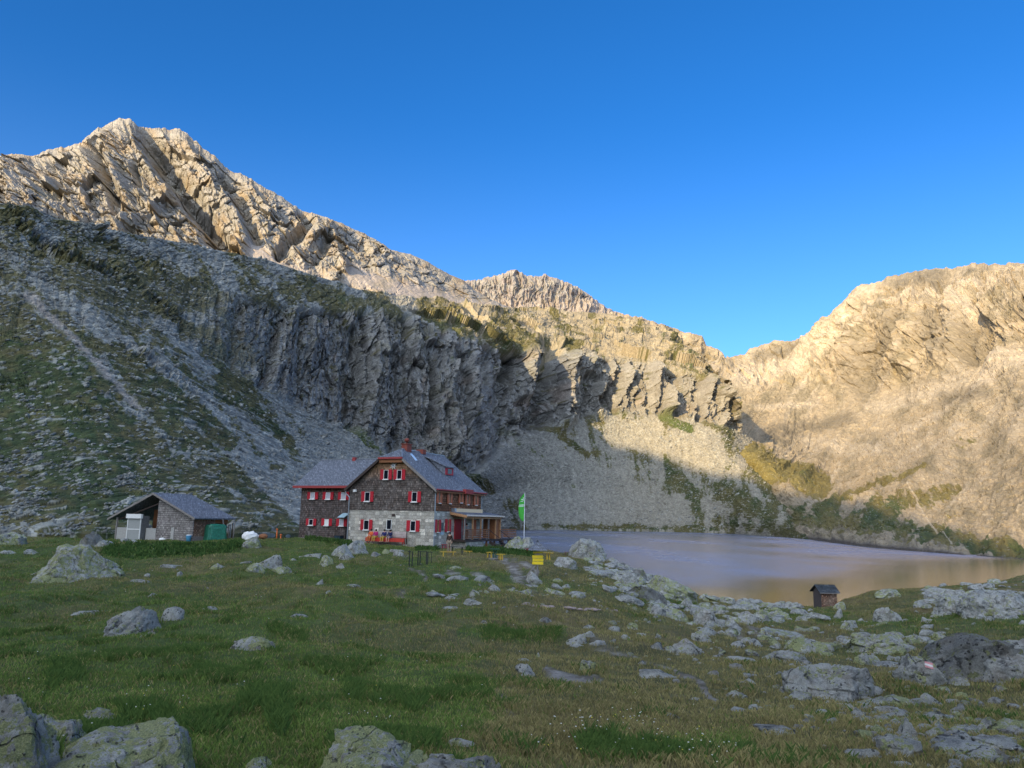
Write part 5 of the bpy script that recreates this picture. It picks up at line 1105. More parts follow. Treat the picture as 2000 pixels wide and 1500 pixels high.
patch('notice_board', 861.5, 866, 1021, 1036, 'x', 0, .05, simple('board_green', (.09, .12, .115))); patch('hut_sign', 860, 866.5, 1038.5, 1044, 'x', 0, .04, M_LBLUE)
patch('wall_lamp', 845.5, 849, 1044, 1047, 'x', 0, .2, M_WHITE)
ad = patch('wing_door', 674, 680.5, 1029, 1056, 'y', AY0, .04, M_DARK)
q = MB(); a = HF.hit(670, 1002, (0, 1, 0), AY0-.02); d = HF.hit(683, 1006, (0, 1, 0), AY0-.02); q.slab([(a.x, AY0-.02, a.z), (d.x, AY0-.02, a.z), (d.x, AY0-1.0, a.z-.45), (a.x, AY0-1.0, a.z-.45)], .05); q.build('door_canopy', M_LBLUE, hut)
em = MB(); e_ = HF.hit(768, 909.3, (0, 1, 0), -.12)
for i in range(8):
    an = i*math.pi/4+.2; pts = []
    for r_, da in ((.16, -.32), (.50 if i % 2 else .42, 0), (.16, .32)): pts.append((e_.x+r_*math.sin(an+da), -.12, e_.z+r_*math.cos(an+da)))
    pts.append((e_.x+.06*math.sin(an), -.12, e_.z+.06*math.cos(an))); em.slab(pts, .05, (0, 1, 0))
em = em.build('emblem', M_WHITE, hut)
MB().lathe([(.01, 0), (.11, .005), (.11, .01)], (0, 0, 0), 10).build('emblem_centre', M_METAL, em).matrix_local = Matrix.Translation((e_.x, -.13, e_.z))@Matrix.Rotation(math.pi/2, 4, 'X')
def pipe(name, pts, w, mat, par):
    m_ = MB()
    for a, b_ in zip(pts, pts[1:]): m_.bar(a, b_, w, w, 8)
    return m_.build(name, mat, par)
pipe('downpipe', [(-W-.35, -.45, ze-.1), (-W-.35, -.35, ze-.5), (-W+.02, -.18, ze-.9), (-W+.02, -.18, -.2)], .13, M_METAL, hut)
pipe('downpipe', [(.5, -.3, ze-.1), (.12, -.12, ze-.5), (.12, -.12, -.2)], .13, M_METAL, hut)
pipe('downpipe', [(.5, 10.4, ze-.1), (.15, 10.3, ze-.7), (.15, 10.3, 3.9)], .12, M_METAL, hut)
# entrance side: door, awning cassette, veranda
patch('entrance_door', 886, 900, 1014, 1053, 'x', 0, .12, simple('door_red', (.30, .03, .035)))
q = MB(); q.box(.08, .48, 3.75, 9.5, 3.72, 4.16); q = q.build('awning_box', M_CREAM, hut); MB().box(.08, .5, 3.35, 3.74, 3.70, 4.18).build('awning_end', M_METAL, hut); MB().box(.08, .5, 9.51, 9.9, 3.70, 4.18).build('awning_end', M_CREAM, hut)
PX = 1.7
q = MB(); q.slab([(.05, 3.2, 3.86), (PX+.35, 3.2, 3.50), (PX+.35, 12.4, 3.50), (.05, 12.4, 3.86)], .1); pr_ = q.build('porch_roof', M_ROOF, hut)
MB().box(PX+.36, PX+.42, 3.2, 12.4, 3.36, 3.52).build('fascia', simple('pale_trim', (.70, .60, .50)), pr_)
q = MB(); q.slab([(.05, 3.18, 3.80), (PX+.35, 3.18, 3.44), (PX+.35, 3.18, 3.20), (.05, 3.18, 3.50)], .08, (0, 1, 0)); q.build('beam', M_LWOOD, pr_)
MB().box(PX-.1, PX+.06, 3.3, 12.3, 3.12, 3.36).build('beam', M_LWOOD, pr_)
for i in range(16): MB().box(.1, PX+.3, 3.7+i*.56, 3.78+i*.56, 3.28, 3.36).build('rafter', M_LWOOD, pr_)
for y, mt in ((3.45, M_GWOOD), (5.3, M_LWOOD), (7.2, M_LWOOD), (9.1, M_GWOOD), (10.9, M_LWOOD), (12.1, M_LWOOD)): MB().box(PX-.08, PX+.06, y-.07, y+.07, .9, 3.12).build('porch_post', mt, hut)
MB().box(.1, PX-.1, 10.9, 12.1, .92, 3.2).build('porch_closet', M_BROWN, hut)
for y0, y1 in ((6.2, 6.8), (8.6, 9.3)): MB().box(.002, .06, y0, y1, 1.3, 3.0).build('porch_door', M_RED if y0 < 7 else M_ORSH, hut)
MB().box(0.002, PX+.1, 3.4, 16.4, .70, .88).build('deck', M_DWOOD, hut)
MB().box(.05, PX, 3.9, 8.0, -1.2, .68).build('deck_base', M_STONEW, hut)
for y in (8.8, 10.8, 12.8, 14.6, 16.2): MB().box(PX-.2, PX-.02, y, y+.16, -1.6, .69).build('deck_post', M_BROWN, hut)
for x0_, x1_, y0_, y1_ in ((PX+.07, PX+.10, 3.5, 9.0), (PX+.07, PX+.10, 12.2, 16.4), (.1, PX+.1, 16.41, 16.44)):
    rl = MB()
    for z in (1.05, 1.25, 1.45, 1.65, 1.88): rl.box(x0_, x1_, y0_, y1_, z, z+.11)
    rl.build('railing', M_BROWN, hut)
for y in (5.0, 6.8, 8.6, 12.4, 14.4, 16.3): MB().box(PX-.02, PX+.065, y-.05, y+.05, .88, 2.0).build('railing_post', M_GWOOD, hut)
st = MB()
for i in range(6): st.box(PX+.12+i*.3, PX+.44+i*.3, 9.1, 11.6, .66-i*.19, .72-i*.19)
for y in (9.05, 11.63):
    st.slab([(PX+.12, y, .86), (PX+2.0, y, -.35), (PX+2.0, y, -.65), (PX+.12, y, .45)], .06, (0, 1, 0)); 
    st.bar((PX+.15, y, 1.9), (PX+1.9, y, .75), .06); st.bar((PX+1.9, y, .75), (PX+1.9, y, -.6), .07)
st.build('stairs', M_DWOOD, hut)
# ------------------------------------------------------------------ woodshed
SF = Frame(atv(374.5, 1056, 86), 20)
shed = empty('woodshed', SF.K, SF.rz, 'low shingled woodshed with grey gabled roof and open bay, left of the hut', 'shed')
SW, SD, sax, saz, sez = 10.9, 5.6, -5.6, 5.05, 2.42
ssl = (saz-sez)/(-sax+.42)
q = MB(); q.slab([(x, 0, z) for x, z in ((-5.1, -.9), (0, -.9), (0, sez+.0), (-5.1, sez+(5.1)*ssl-.05))], .12, (0, 1, 0)); q.build('front_wall', M_SHINGG, shed)
q = MB(); q.box(-.12, 0, .121, SD, -.9, .45); q.build('side_plinth', simple('silver_planks', (.22, .18, .165)), shed)
q = MB(); q.box(-.12, 0, .121, SD*.62, .451, sez-.02); q.build('side_wall', M_SHINGR, shed); MB().box(-.14, -.02, SD*.621, SD, 1.9, sez-.03).build('side_lintel', M_BROWN, shed)
MB().box(-5.1, -.13, SD-.1, SD, -.9, sez+.1).build('back_wall', M_BROWN, shed)
MB().box(-5.15, -5.0, .13, SD-.1, -.9, 4.3).build('partition', simple('red_brown_boards', (.10, .035, .02)), shed)
MB().box(-8.2, -5.2, 2.6, 2.75, -.9, 3.3).build('inner_wall', M_BROWN, shed)
MB().box(-SW+.1, -8.95, -.02, .08, -.7, 1.22).build('low_panel', M_PANEL, shed); MB().box(-6.55, -5.12, -.02, .08, -.7, 1.22).build('low_panel', M_PANEL, shed)
for x, y in ((-SW, 0), (-SW, SD-.2)): MB().bar((x, y, -.9), (x, y, 2.35), .17).build('corner_post', M_GWOOD, shed)
rr = MB(); rr.slab([(sax, -.45, saz+.12), (.42+.1, -.45, sez+.06), (.52, SD+.7, sez+.06), (sax, SD-.1, saz+.12)], .14); rr.slab([(sax, -.45, saz+.124), (sax, SD-.1, saz+.124), (-SW-1.0, SD+.7, 2.2), (-SW-1.0, -.45, 2.2)], .14)
rr = rr.build('roof', M_ROOF, shed)
for x1, z1 in ((.55, sez+.02), (-SW-1.05, 2.18)):
    q = MB(); q.slab([(sax, -.5, saz+.12), (x1, -.5, z1+.03), (x1, -.5, z1-.2), (sax, -.5, saz-.12)], .045, (0, 1, 0)); q.build('verge_board', M_GWOOD, rr)
for i in range(11): MB().box(-.3, .45, .3+i*.52, .38+i*.52, sez-.12, sez-.02).build('rafter_end', M_GWOOD, rr)
MB().bar((-5.1, .2, 4.0), (-SW, .2, 2.1), .14).build('tie_beam', M_DWOOD, shed)
MB().box(-2.95, -2.55, -.06, -.003, -.1, 1.35).build('slit_door', M_PANEL, shed)
MB().bar((.5, SD*.72, sez), (.75, SD*.86, -.6), .13).build('leaning_pole', M_GWOOD, shed)
# cabinet standing in the open bay
def lp(F_, x, y, z=0): return F_.K+F_.ex*x+F_.ey*y+F_.ez*z
cab = empty('cabinet', lp(SF, -7.75, -.6, -.1), SF.rz, 'tall white framed cabinet with pale panels in the open bay of the woodshed', 'cabinet')
MB().box(-.95, .95, .02, 1.2, -.5, 2.65).build('case', simple('cabinet_side', (.16, .16, .16)), cab)
MB().box(-.88, .88, -.03, .015, .0, 2.35).build('panel', simple('cabinet_panel', (.30, .31, .30), var=.04), cab)
q = MB(); q.box(-.98, -.89, -.05, .03, -.25, 2.35); q.box(.89, .98, -.05, .03, -.25, 2.35); q.box(-.89, .89, -.06, .0, 1.12, 1.22); q.box(-1.08, 1.08, -.2, .1, 2.36, 2.86); q.build('frame', M_WHITE, cab)
# things round the shed
def prop(name, F_, x, y, z, label, cat, group=None): return empty(name, lp(F_, x, y, z), F_.rz, label, cat, group)
bu = prop('bucket', SF, -.15, -.35, .05, 'blue plastic bucket standing at the woodshed corner', 'bucket'); MB().lathe([(.22, -.15), (.30, .45), (.31, .5)], n=14).build('body', M_BLUE, bu, True); MB().lathe([(.24, .5), (.26, .56), (.20, .60)], n=14).build('contents', M_WHITE, bu, True)
def blob(name, size, seed, mat, n=4, amp=.18, parent=None):
    V, F = ico(n); q = V*1.3+seed; V = V*(1+amp*fbm(q[:, 0]*1.5, q[:, 1]*1.5, q[:, 2]*1.5, 4))[:, None]*np.array(size); o = np_mesh(name, V, F, mat, True, None, None, 3)
    if parent is not None: o.parent = parent
    return o
o = blob('sack', (.38, .3, .3), 5, M_WHITE); o.location = lp(SF, -3.75, -.4, -.05); tag(o, 'small white sack on the grass against the woodshed wall', 'sack')
o = blob('sack', (.72, .5, .45), 8, M_WHITE, amp=.45); g_ = ground(487, 1071); o.location = g_+Vector((-.3, 1.0, 1.0)); tag(o, 'white sack lying on top of a rounded boulder', 'sack')
o = blob('bag', (.4, .35, .25), 9, M_BROWN); o.location = g_+Vector((.85, 1.1, 1.05)); tag(o, 'brown bag beside the white sack on the boulder', 'bag')
tp = MB(); tz = ground(411, 1058)
V, F = ico(5); q = np.sign(V)*np.abs(V)**.35; q = q*(1+.09*fbm(V[:, 0]*3, V[:, 1]*3, V[:, 2]*3, 4)[:, None]+.05*ridged(V[:, 0]*5, V[:, 1]*5, V[:, 2]*1.2, 2)[:, None]); q = q*np.array([1.05, .7, 1.05]); q[:, :2] *= (1+.12*np.clip(-q[:, 2:3], 0, 1)); tp.bm.free()
o = np_mesh('covered_stack', q, F, M_TARP, True, None, None, 3); o.location = lp(SF, .95, SD*.45, .72); o.rotation_euler = (0, 0, SF.rz+math.pi/2-.5); tag(o, 'stack wrapped in crumpled green tarpaulin beside the woodshed', 'tarp')
lw = prop('stacked_boards', SF, .7, SD*.95, 0, 'grey and blue boards leaning under the woodshed eaves', 'boards')
for i, mt in enumerate((M_GWOOD, M_METAL, M_DWOOD, M_GWOOD)): MB().bar((i*.12-.2, i*.1, -.4), (i*.16-.35, i*.15, 1.75+.1*i), .12, .05).build('board', mt, lw)
# ------------------------------------------------------------------ little shingled hut by the shore
OF = Frame(atv(1604.5, 1184, 84), 85)
oh = empty('shingled_hut', OF.K, OF.rz, 'tiny shingled hut with a dark gabled roof standing at the lake edge', 'hut')
b = MB(); b.slab([(x, 0, z) for x, z in ((-1.75, -.6), (0, -.6), (0, 1.42), (-.875, 2.05), (-1.75, 1.42))], 1.75, (0, 1, 0)); b.build('gable_wall', simple('dark_boards', (.085, .07, .068)), oh)
MB().box(.003, .03, .02, 1.74, -.6, 1.40).build('side_wall', M_SHINGR, oh)
rf = MB(); rf.slab([(-.875, -.25, 2.17), (.3, -.25, 1.40), (.3, 2.0, 1.40), (-.875, 2.0, 2.17)], .07); rf.slab([(-.875, -.25, 2.174), (-.875, 2.0, 2.174), (-2.05, 2.0, 1.40), (-2.05, -.25, 1.40)], .07); rf = rf.build('roof', shingle_mat('dark_roof_boards', (.05, .06, .07), (.09, .10, .11), (.07, .08, .09), row=.12, wid=.6), oh)
MB().box(.3, .33, -.24, 1.99, 1.32, 1.40).build('eaves_board', M_GWOOD, rf)
MB().bar((.05, .9, .25), (.35, 1.6, -.35), .06, .04).build('leaning_board', M_GWOOD, oh)
# ------------------------------------------------------------------ flag, signpost
fb_ = atv(1023, 1074, 86); fb_.z -= .1
fl = empty('flagpole', fb_, 0, 'tall white flagpole flying a long green banner beside the terrace', 'flagpole')
MB().bar((0, 0, -.2), (.02, 0, 6.3), .10, .10, 10, taper=.7).build('pole', simple('pole_white', (.70, .72, .76), .4), fl)
nz_, nx_ = 40, 8; V = []
wd = [(.0, .12), (.08, .30), (.2, .50), (.5, .62), (.75, .58), (.9, .42), (1, .18)]
for side in (0, 1):
    for i in range(nz_):
        t = i/(nz_-1); w = np.interp(t, *zip(*wd))
        for j in range(nx_):
            u = j/(nx_-1); V.append((-.05-w*u, .10*math.sin(u*3.2+t*5)*u+side*.012, 6.25-3.05*t-.12*u*(1-t)))
Fb = []; 
for side in (0, 1):
    for i in range(nz_-1):
        for j in range(nx_-1): a = side*nz_*nx_+i*nx_+j; Fb.append((a, a+1, a+nx_+1, a+nx_))
fo = np_mesh('banner', V, Fb, M_GREEN, True); fo.parent = fl
M_BAND = simple('banner_white', (.62, .72, .66), .8)
def band(t0, t1, u0, u1, name):
    vs = []
    for t in (t0, (t0+t1)/2, t1):
        w = np.interp(t, *zip(*wd))
        for u in np.linspace(u0, u1, 6): vs.append((-.05-w*u, .10*math.sin(u*3.2+t*5)*u-.015, 6.25-3.05*t-.12*u*(1-t)))
    f = [(i*6+j, i*6+j+1, i*6+j+7, i*6+j+6) for i in range(2) for j in range(5)]
    o = np_mesh(name, vs, f, M_BAND); o.parent = fo
band(.40, .425, .05, .97, 'lettering_band'); band(.44, .475, .05, .97, 'lettering_band'); band(.27, .29, .2, .75, 'emblem'); band(.14, .27, .12, .26, 'emblem'); band(.20, .23, .3, .6, 'emblem')
sg_ = ground(1049, 1128)
sp = empty('signpost', sg_, .15, 'signpost with yellow direction boards under a small shingled pyramid roof', 'signpost')
mz = sg_.y/FPX; top = (1128-1059)*mz
MB().bar((0, 0, -.3), (0, 0, top-.25), .11, .11, 8).build('post', M_GWOOD, sp)
q = MB(); h0 = (1128-1077)*mz; r_ = .56
v = [q.bm.verts.new((r_*sx, r_*sy, h0)) for sx, sy in ((-1, -1), (1, -1), (1, 1), (-1, 1))]; ap = q.bm.verts.new((0, 0, top))
for i in range(4): q.bm.faces.new([v[i], v[(i+1) % 4], ap])
q.bm.faces.new(v[::-1]); q.build('roof', M_ROOF, sp); MB().lathe([(.16, 0), (.0101, .24)], (0, 0, top-.2), 8).build('finial', M_DARK, sp)
for y0, y1, dx, flip in ((1086.5, 1091.5, 0, 0), (1092.3, 1097.2, .02, 0), (1098, 1103.5, 0, 1)):
    za, zb = (1128-y1)*mz, (1128-y0)*mz; zm = (za+zb)/2; q = MB(); l = .37
    pts = [(-l+dx, za), (l-.06+dx, za), (l+.02+dx, zm), (l-.06+dx, zb), (-l+dx, zb)] if not flip else [(-l, zm*.0+za), (l, za), (l, zb), (-l, zb)]
    q.slab([(x, -.09, z) for x, z in pts], .025, (0, 1, 0)); q.build('direction_board', M_SIGNY, sp)
q = MB(); q.box(-.33, .33, -.09, -.065, (1128-1082.5)*mz, (1128-1080)*mz); q.build('direction_board', M_SIGNY, sp)
MB().bar((-.9, .1, -.1), (0, 0, .95), .07).build('brace', M_GWOOD, sp)
# ------------------------------------------------------------------ benches and tables
def pic_bench(x, y, wpx, label, mat, rz=0, back=False, group=None, seat=.45, dark=M_DWOOD, F_=None, base=None, hgt=None):
    g = base or ground(x, y); L = wpx*g.y/FPX; root = empty('bench', g, rz, label, 'bench', group)
    s_ = MB(); 
    for k in range(3): s_.box(-L/2, L/2, -.2+k*.14, -.08+k*.14, seat-.04, seat)
    s_.build('seat', mat, root)
    for sx in (-1, 1): q = MB(); q.bar((sx*(L/2-.25), -.17, -.15), (sx*(L/2-.25), -.12, seat-.04), .07); q.bar((sx*(L/2-.25), .2, -.15), (sx*(L/2-.25), .14, seat-.04), .07); q.build('leg', mat, root)
    if back:
        q = MB()
        for k in range(4): q.box(-L/2, L/2, .24, .28, seat+.08+k*.15, seat+.18+k*.15)
        q.build('backrest', back, root); q = MB()
        q.box(-L/2, L/2, -.26, -.22, seat-.38, seat-.01); q.build('apron', mat, root)
        for sx in (-1, 1): MB().box(sx*(L/2-.04)-.03, sx*(L/2-.04)+.03, .2, .3, -.15, seat+.68).build('arm_post', dark, root)
    return root
def pic_table(x, y, wpx, label, mat, rz=0, base=None, h=.74):
    g = base or ground(x, y); L = wpx*g.y/FPX; root = empty('table', g, rz, label, 'table')
    q = MB()
    for k in range(5): q.box(-L/2, L/2, -.36+k*.15, -.23+k*.15, h-.04, h)
    q.build('table_top', mat, root)
    for sx in (-1, 1):
        q = MB(); q.bar((sx*(L/2-.3), -.3, -.15), (sx*(L/2-.3), .1, h-.05), .08); q.bar((sx*(L/2-.3), .3, -.15), (sx*(L/2-.3), -.1, h-.05), .08); q.build('leg', mat, root)
    return root
# long red bench along the wall
bl, br_ = HF.hit(716, 1056, (0, 1, 0), -.75), HF.hit(792, 1058, (0, 1, 0), -.75)
bc = lp(HF, (bl.x+br_.x)/2, -.75); seat_z = HF.K.z+.97
BZ = gz(bc.x, bc.y); bc.z = seat_z-.45
rb = pic_bench(0, 0, (br_.x-bl.x)*FPX/bc.y, 'long red bench with pale slatted back standing against the stone wall', M_REDB, HF.rz, simple('back_slats', (.45, .38, .37)), base=bc)
pic_bench(875, 1088, 30, 'yellow wooden bench on the grass left of the dark picnic table', M_YEL, .05)
pic_table(893, 1085, 32, 'dark picnic table below the hut corner', M_BLACK, .0)
pic_bench(913, 1086, 16, 'short yellow bench right of the dark picnic table', M_YEL, .1)
pic_bench(957, 1089, 14, 'yellow bench at the left end of the small green table', M_YEL, 1.2)
pic_table(967, 1089, 18, 'small dark green table between two yellow benches', simple('table_green', (.03, .09, .06)), .1)
pic_bench(977, 1093, 16, 'yellow bench at the right end of the small green table', M_YEL, .4)
pic_table(1071, 1095, 17, 'yellow table behind the signpost', M_YEL, .2)
pic_bench(1118, 1086, 36, 'dark reddish bench in front of the lakeside boulder', simple('bench_brown', (.17, .08, .07)), .0)
pic_bench(1036, 1080, 22, 'low red bench behind the flagpole', M_REDF, .1)
pic_bench(0, 0, 26, 'short red bench at the foot of the side wall', M_RED, HF.rz+math.pi/2, base=lp(HF, .6, 1.6, .0))
# dark steel rails and leaning stakes in the grass
sr = empty('steel_rack', ground(822, 1104), 0, 'group of thin black steel uprights standing in the grass before the hut', 'rack')
gk = sr.location
for x, y0, y1 in ((800.5, 1077, 1096), (806, 1079, 1096), (817, 1077, 1097), (821, 1079, 1100), (833, 1078, 1097), (835.5, 1080, 1100), (842.5, 1080, 1098)):
    mpp_ = gk.y/FPX; MB().bar(((x-822)*mpp_, 0, (1104-y1)*mpp_-.6), ((x-822)*mpp_, .02, (1104-y0)*mpp_), .07 if x != 842.5 else .04).build('upright', M_BLACK, sr)
MB().bar((-.95, 0, (1104-1078.5)*mpp_), (-.7, .0, (1104-1079.5)*mpp_), .05).build('rail', M_BLACK, sr); MB().bar((-.2, 0, (1104-1078)*mpp_), (.85, 0, (1104-1080)*mpp_), .04).build('rail', M_BLACK, sr)
for i, x in enumerate((764, 771.5, 776.5, 782, 786, 790)):
    g = ground(x, 1093-i*.3); o = MB().bar((0, 0, -.1), (.25, .05, .55-.05*i), .09 if i < 1 else .06).build('stake', M_GWOOD); o.location = g; tag(o, 'short pale stake leaning in the grass below the red bench', 'stake', 'row of leaning stakes')
bn = prop('bin', HF, -12.55, .9, .35, 'dark rubbish bin at the corner of hut and wing', 'bin'); MB().box(-.4, .4, -.3, .3, -.4, .62).build('body', simple('bin_blue', (.02, .04, .065), .5), bn); MB().box(-.43, .43, -.33, .33, .62, .68).build('lid', M_BLACK, bn)
# orange standpipe and marker left of the wing
for x, y, h, lab in ((540, 1052, 1.0, 'small orange standpipe on the grass left of the wing'), (548, 1055, .55, 'short orange post beside the standpipe')):
    g = atv(x, y, 92); r0 = empty('standpipe' if h > .9 else 'marker_post', g, 0, lab, 'standpipe' if h > .9 else 'post'); MB().bar((0, 0, -.3), (0, 0, h), .2, .2, 8, taper=.6).build('column', M_ORANGE, r0, True); MB().lathe([(.10, 0), (.15, .05), (.08, .16)], (0, 0, h), 8).build('cap', M_ORANGE, r0, True)
# stone edging of the footpath
g0 = [ground(x, y) for x, y in ((1012, 1180), (1050, 1187), (1100, 1188), (1150, 1192), (1222, 1196))]; V = []; Fq = []
M_EDGE = simple('pinkish_stone', (.30, .24, .225), var=.2)
kk = 0
for a, b_ in zip(g0, g0[1:]):
    for j in range(7):
        t = (j+.5)/7; p = a.lerp(b_, t)
        if rg.random() < .35: continue
        o = bpy.data.objects.new('edging_stone', meshes[rg.integers(6)]); COL.objects.link(o); s_ = rg.uniform(.08, .19); o.scale = (s_*1.4, s_*.7, s_*.5); o.location = p+Vector((rg.uniform(-.05, .05), rg.uniform(-.2, .2), .03)); o.rotation_euler = (0, 0, rg.uniform(-.4, .4)); o.material_slots[0].link = 'OBJECT'; o.material_slots[0].material = M_EDGE
        tag(o, 'small pinkish stone in the line edging the footpath', 'stone', 'pinkish edging stones')
# ------------------------------------------------------------------ people
M_SKIN = simple('skin', (.50, .30, .22), .6, var=.05); M_HAIR = simple('dark_hair', (.02, .014, .010), .7)
def cl(name, c): return simple(name, c, .85, var=.12)
def skin_mesh(name, J, B, R, mat, parent, lv=2, k=1.0, loc=None):
    me = bpy.data.meshes.new(name); names = list(J); keep = sorted({a for e in B for a in e}, key=names.index); ix = {n_: i for i, n_ in enumerate(keep)}
    me.from_pydata([J[n_] for n_ in keep], [(ix[a], ix[b]) for a, b in B], []); o = bpy.data.objects.new(name, me); COL.objects.link(o)
    m1 = o.modifiers.new('skin', 'SKIN'); m2 = o.modifiers.new('sub', 'SUBSURF'); m2.levels = m2.render_levels = lv
    lay = me.skin_vertices[0] if me.skin_vertices else None
    if lay is None:
        bpy.context.view_layer.objects.active = o; lay = me.skin_vertices[0]
    for n_, i in ix.items(): r = R[n_]*k; lay.data[i].radius = (r, r) if not isinstance(r, tuple) else r; lay.data[i].use_root = (i == 0)
    me.materials.append(mat)
    if parent is not None: o.parent = parent
    return o
def person(loc, rz, label, pose, top, trousers, hair=M_HAIR, s=1.0, bare_legs=False, group=None):
    J = dict(pelvis=(0, 0, .95), waist=(0, .0, 1.10), chest=(0, .01, 1.32), neck=(0, .0, 1.50), head=(0, -.02, 1.60), crown=(0, -.01, 1.70), nose=(0, -.115, 1.60))
    for sd, nm in ((-1, 'l'), (1, 'r')):
        J.update({'sh'+nm: (sd*.18, .01, 1.42), 'el'+nm: (sd*.24, .03, 1.14), 'wr'+nm: (sd*.24, -.05, .90), 'ha'+nm: (sd*.24, -.08, .82), 'f1'+nm: (sd*.215, -.11, .755), 'f2'+nm: (sd*.25, -.11, .745), 'th'+nm: (sd*.205, -.10, .81), 'hip'+nm: (sd*.10, 0, .90), 'kn'+nm: (sd*.11, -.02, .50), 'an'+nm: (sd*.11, .03, .09), 'to'+nm: (sd*.12, -.16, .04)})
    if pose == 'sit':
        dz = -.45
        for k_ in ('pelvis', 'waist', 'chest', 'neck', 'head', 'crown', 'nose', 'shl', 'shr'): J[k_] = (J[k_][0], J[k_][1], J[k_][2]+dz+.05)
        for sd, nm in ((-1, 'l'), (1, 'r')):
            J.update({'hip'+nm: (sd*.10, -.02, .52), 'kn'+nm: (sd*.13, -.45, .53), 'an'+nm: (sd*.12, -.48, .10), 'to'+nm: (sd*.12, -.65, .05), 'el'+nm: (sd*.26, -.08, .78), 'wr'+nm: (sd*.14, -.30, .66), 'ha'+nm: (sd*.10, -.38, .64), 'f1'+nm: (sd*.06, -.44, .63), 'f2'+nm: (sd*.09, -.45, .63), 'th'+nm: (sd*.06, -.36, .66)})
    J = {k_: tuple(c_*s for c_ in v_) for k_, v_ in J.items()}
    R = dict(pelvis=.125, waist=.12, chest=.145, neck=.055, head=.095, crown=.075, nose=.016)
    for nm in 'lr': R.update({'sh'+nm: .065, 'el'+nm: .045, 'wr'+nm: .028, 'ha'+nm: .035, 'f1'+nm: .010, 'f2'+nm: .010, 'th'+nm: .011, 'hip'+nm: .095, 'kn'+nm: .06, 'an'+nm: .042, 'to'+nm: .038})
    R = {k_: v_*s for k_, v_ in R.items()}
    root = empty('person', loc, rz, label, 'person', group)
    B = [('pelvis', 'waist'), ('waist', 'chest'), ('chest', 'neck'), ('neck', 'head'), ('head', 'crown'), ('head', 'nose')]
    for nm in 'lr': B += [('chest', 'sh'+nm), ('sh'+nm, 'el'+nm), ('el'+nm, 'wr'+nm), ('wr'+nm, 'ha'+nm), ('ha'+nm, 'f1'+nm), ('ha'+nm, 'f2'+nm), ('ha'+nm, 'th'+nm), ('pelvis', 'hip'+nm), ('hip'+nm, 'kn'+nm), ('kn'+nm, 'an'+nm), ('an'+nm, 'to'+nm)]
    skin_mesh('body', J, B, R, M_SKIN, root)
    T = [('pelvis', 'waist'), ('waist', 'chest'), ('chest', 'shl'), ('chest', 'shr')]+[(a+nm, b_+nm) for nm in 'lr' for a, b_ in (('sh', 'el'), ('el', 'wr'))]
    skin_mesh('jacket', J, T, {k_: v_*1.18+.008 for k_, v_ in R.items()}, top, root)
    L = [('pelvis', 'hip'+nm) for nm in 'lr']+[('hip'+nm, 'kn'+nm) for nm in 'lr']+([] if bare_legs else [('kn'+nm, 'an'+nm) for nm in 'lr'])
    skin_mesh('shorts' if bare_legs else 'trousers', J, L, {k_: v_*1.15+.012 for k_, v_ in R.items()}, trousers, root)
    V, F = ico(3); h = np_mesh('hair', (V*np.array([.108, .118, .115])*(1+.05*fbm(V[:, 0]*4, V[:, 1]*4, V[:, 2]*4, 2))[:, None]+np.array([0, .022, .035]))*s, F, hair, True, None, None, 3); h.parent = root; h.location = J['head']
    for nm, sx in (('shoe', -1), ('shoe', 1)):
        a = J['an'+('l' if sx < 0 else 'r')]; q = MB(); q.slab([(a[0]-.05, a[1]+.08, .09), (a[0]+.05, a[1]+.08, .09), (a[0]+.055, a[1]-.2, .06), (a[0]-.055, a[1]-.2, .06)], .09); q.build(nm, M_DWOOD, root)
    return root
sx_ = lambda px: HF.hit(px, 1055, (0, 1, 0), -.75).x
for px, lab, top, tr, bl_ in ((725, 'person in an orange jacket sitting at the left end of the red bench', cl('orange_jacket', (.62, .13, .04)), cl('orange_trousers', (.55, .16, .05)), False), (734.5, 'person in a magenta jacket sitting second from left on the red bench', cl('magenta_jacket', (.33, .02, .12)), cl('ochre_trousers', (.45, .30, .06)), False), (751, 'person in a navy jacket sitting third from left on the red bench', cl('navy_jacket', (.02, .025, .10)), cl('ochre_trousers', (.45, .30, .06)), False), (762.5, 'person in dark blue jacket with bare legs, rightmost of those on the red bench', cl('dark_blue_jacket', (.015, .02, .07)), cl('blue_shorts', (.10, .14, .25)), True)):
    person(lp(HF, sx_(px), -.82, 0)+Vector((0, 0, bc.z-HF.K.z-.02)), HF.rz, lab, 'sit', top, tr, bare_legs=bl_)
g = ground(878, 1078); person(g, -.2, 'person in a brown jacket and beige trousers standing by the side wall', 'stand', cl('brown_jacket', (.05, .03, .022)), cl('beige_trousers', (.30, .24, .18)))
person(lp(HF, .95, 5.35, .88), 2.4, 'person in a grey shirt and dark trousers standing at the red entrance door', 'stand', cl('grey_shirt', (.25, .26, .28)), cl('dark_trousers', (.015, .016, .025)))
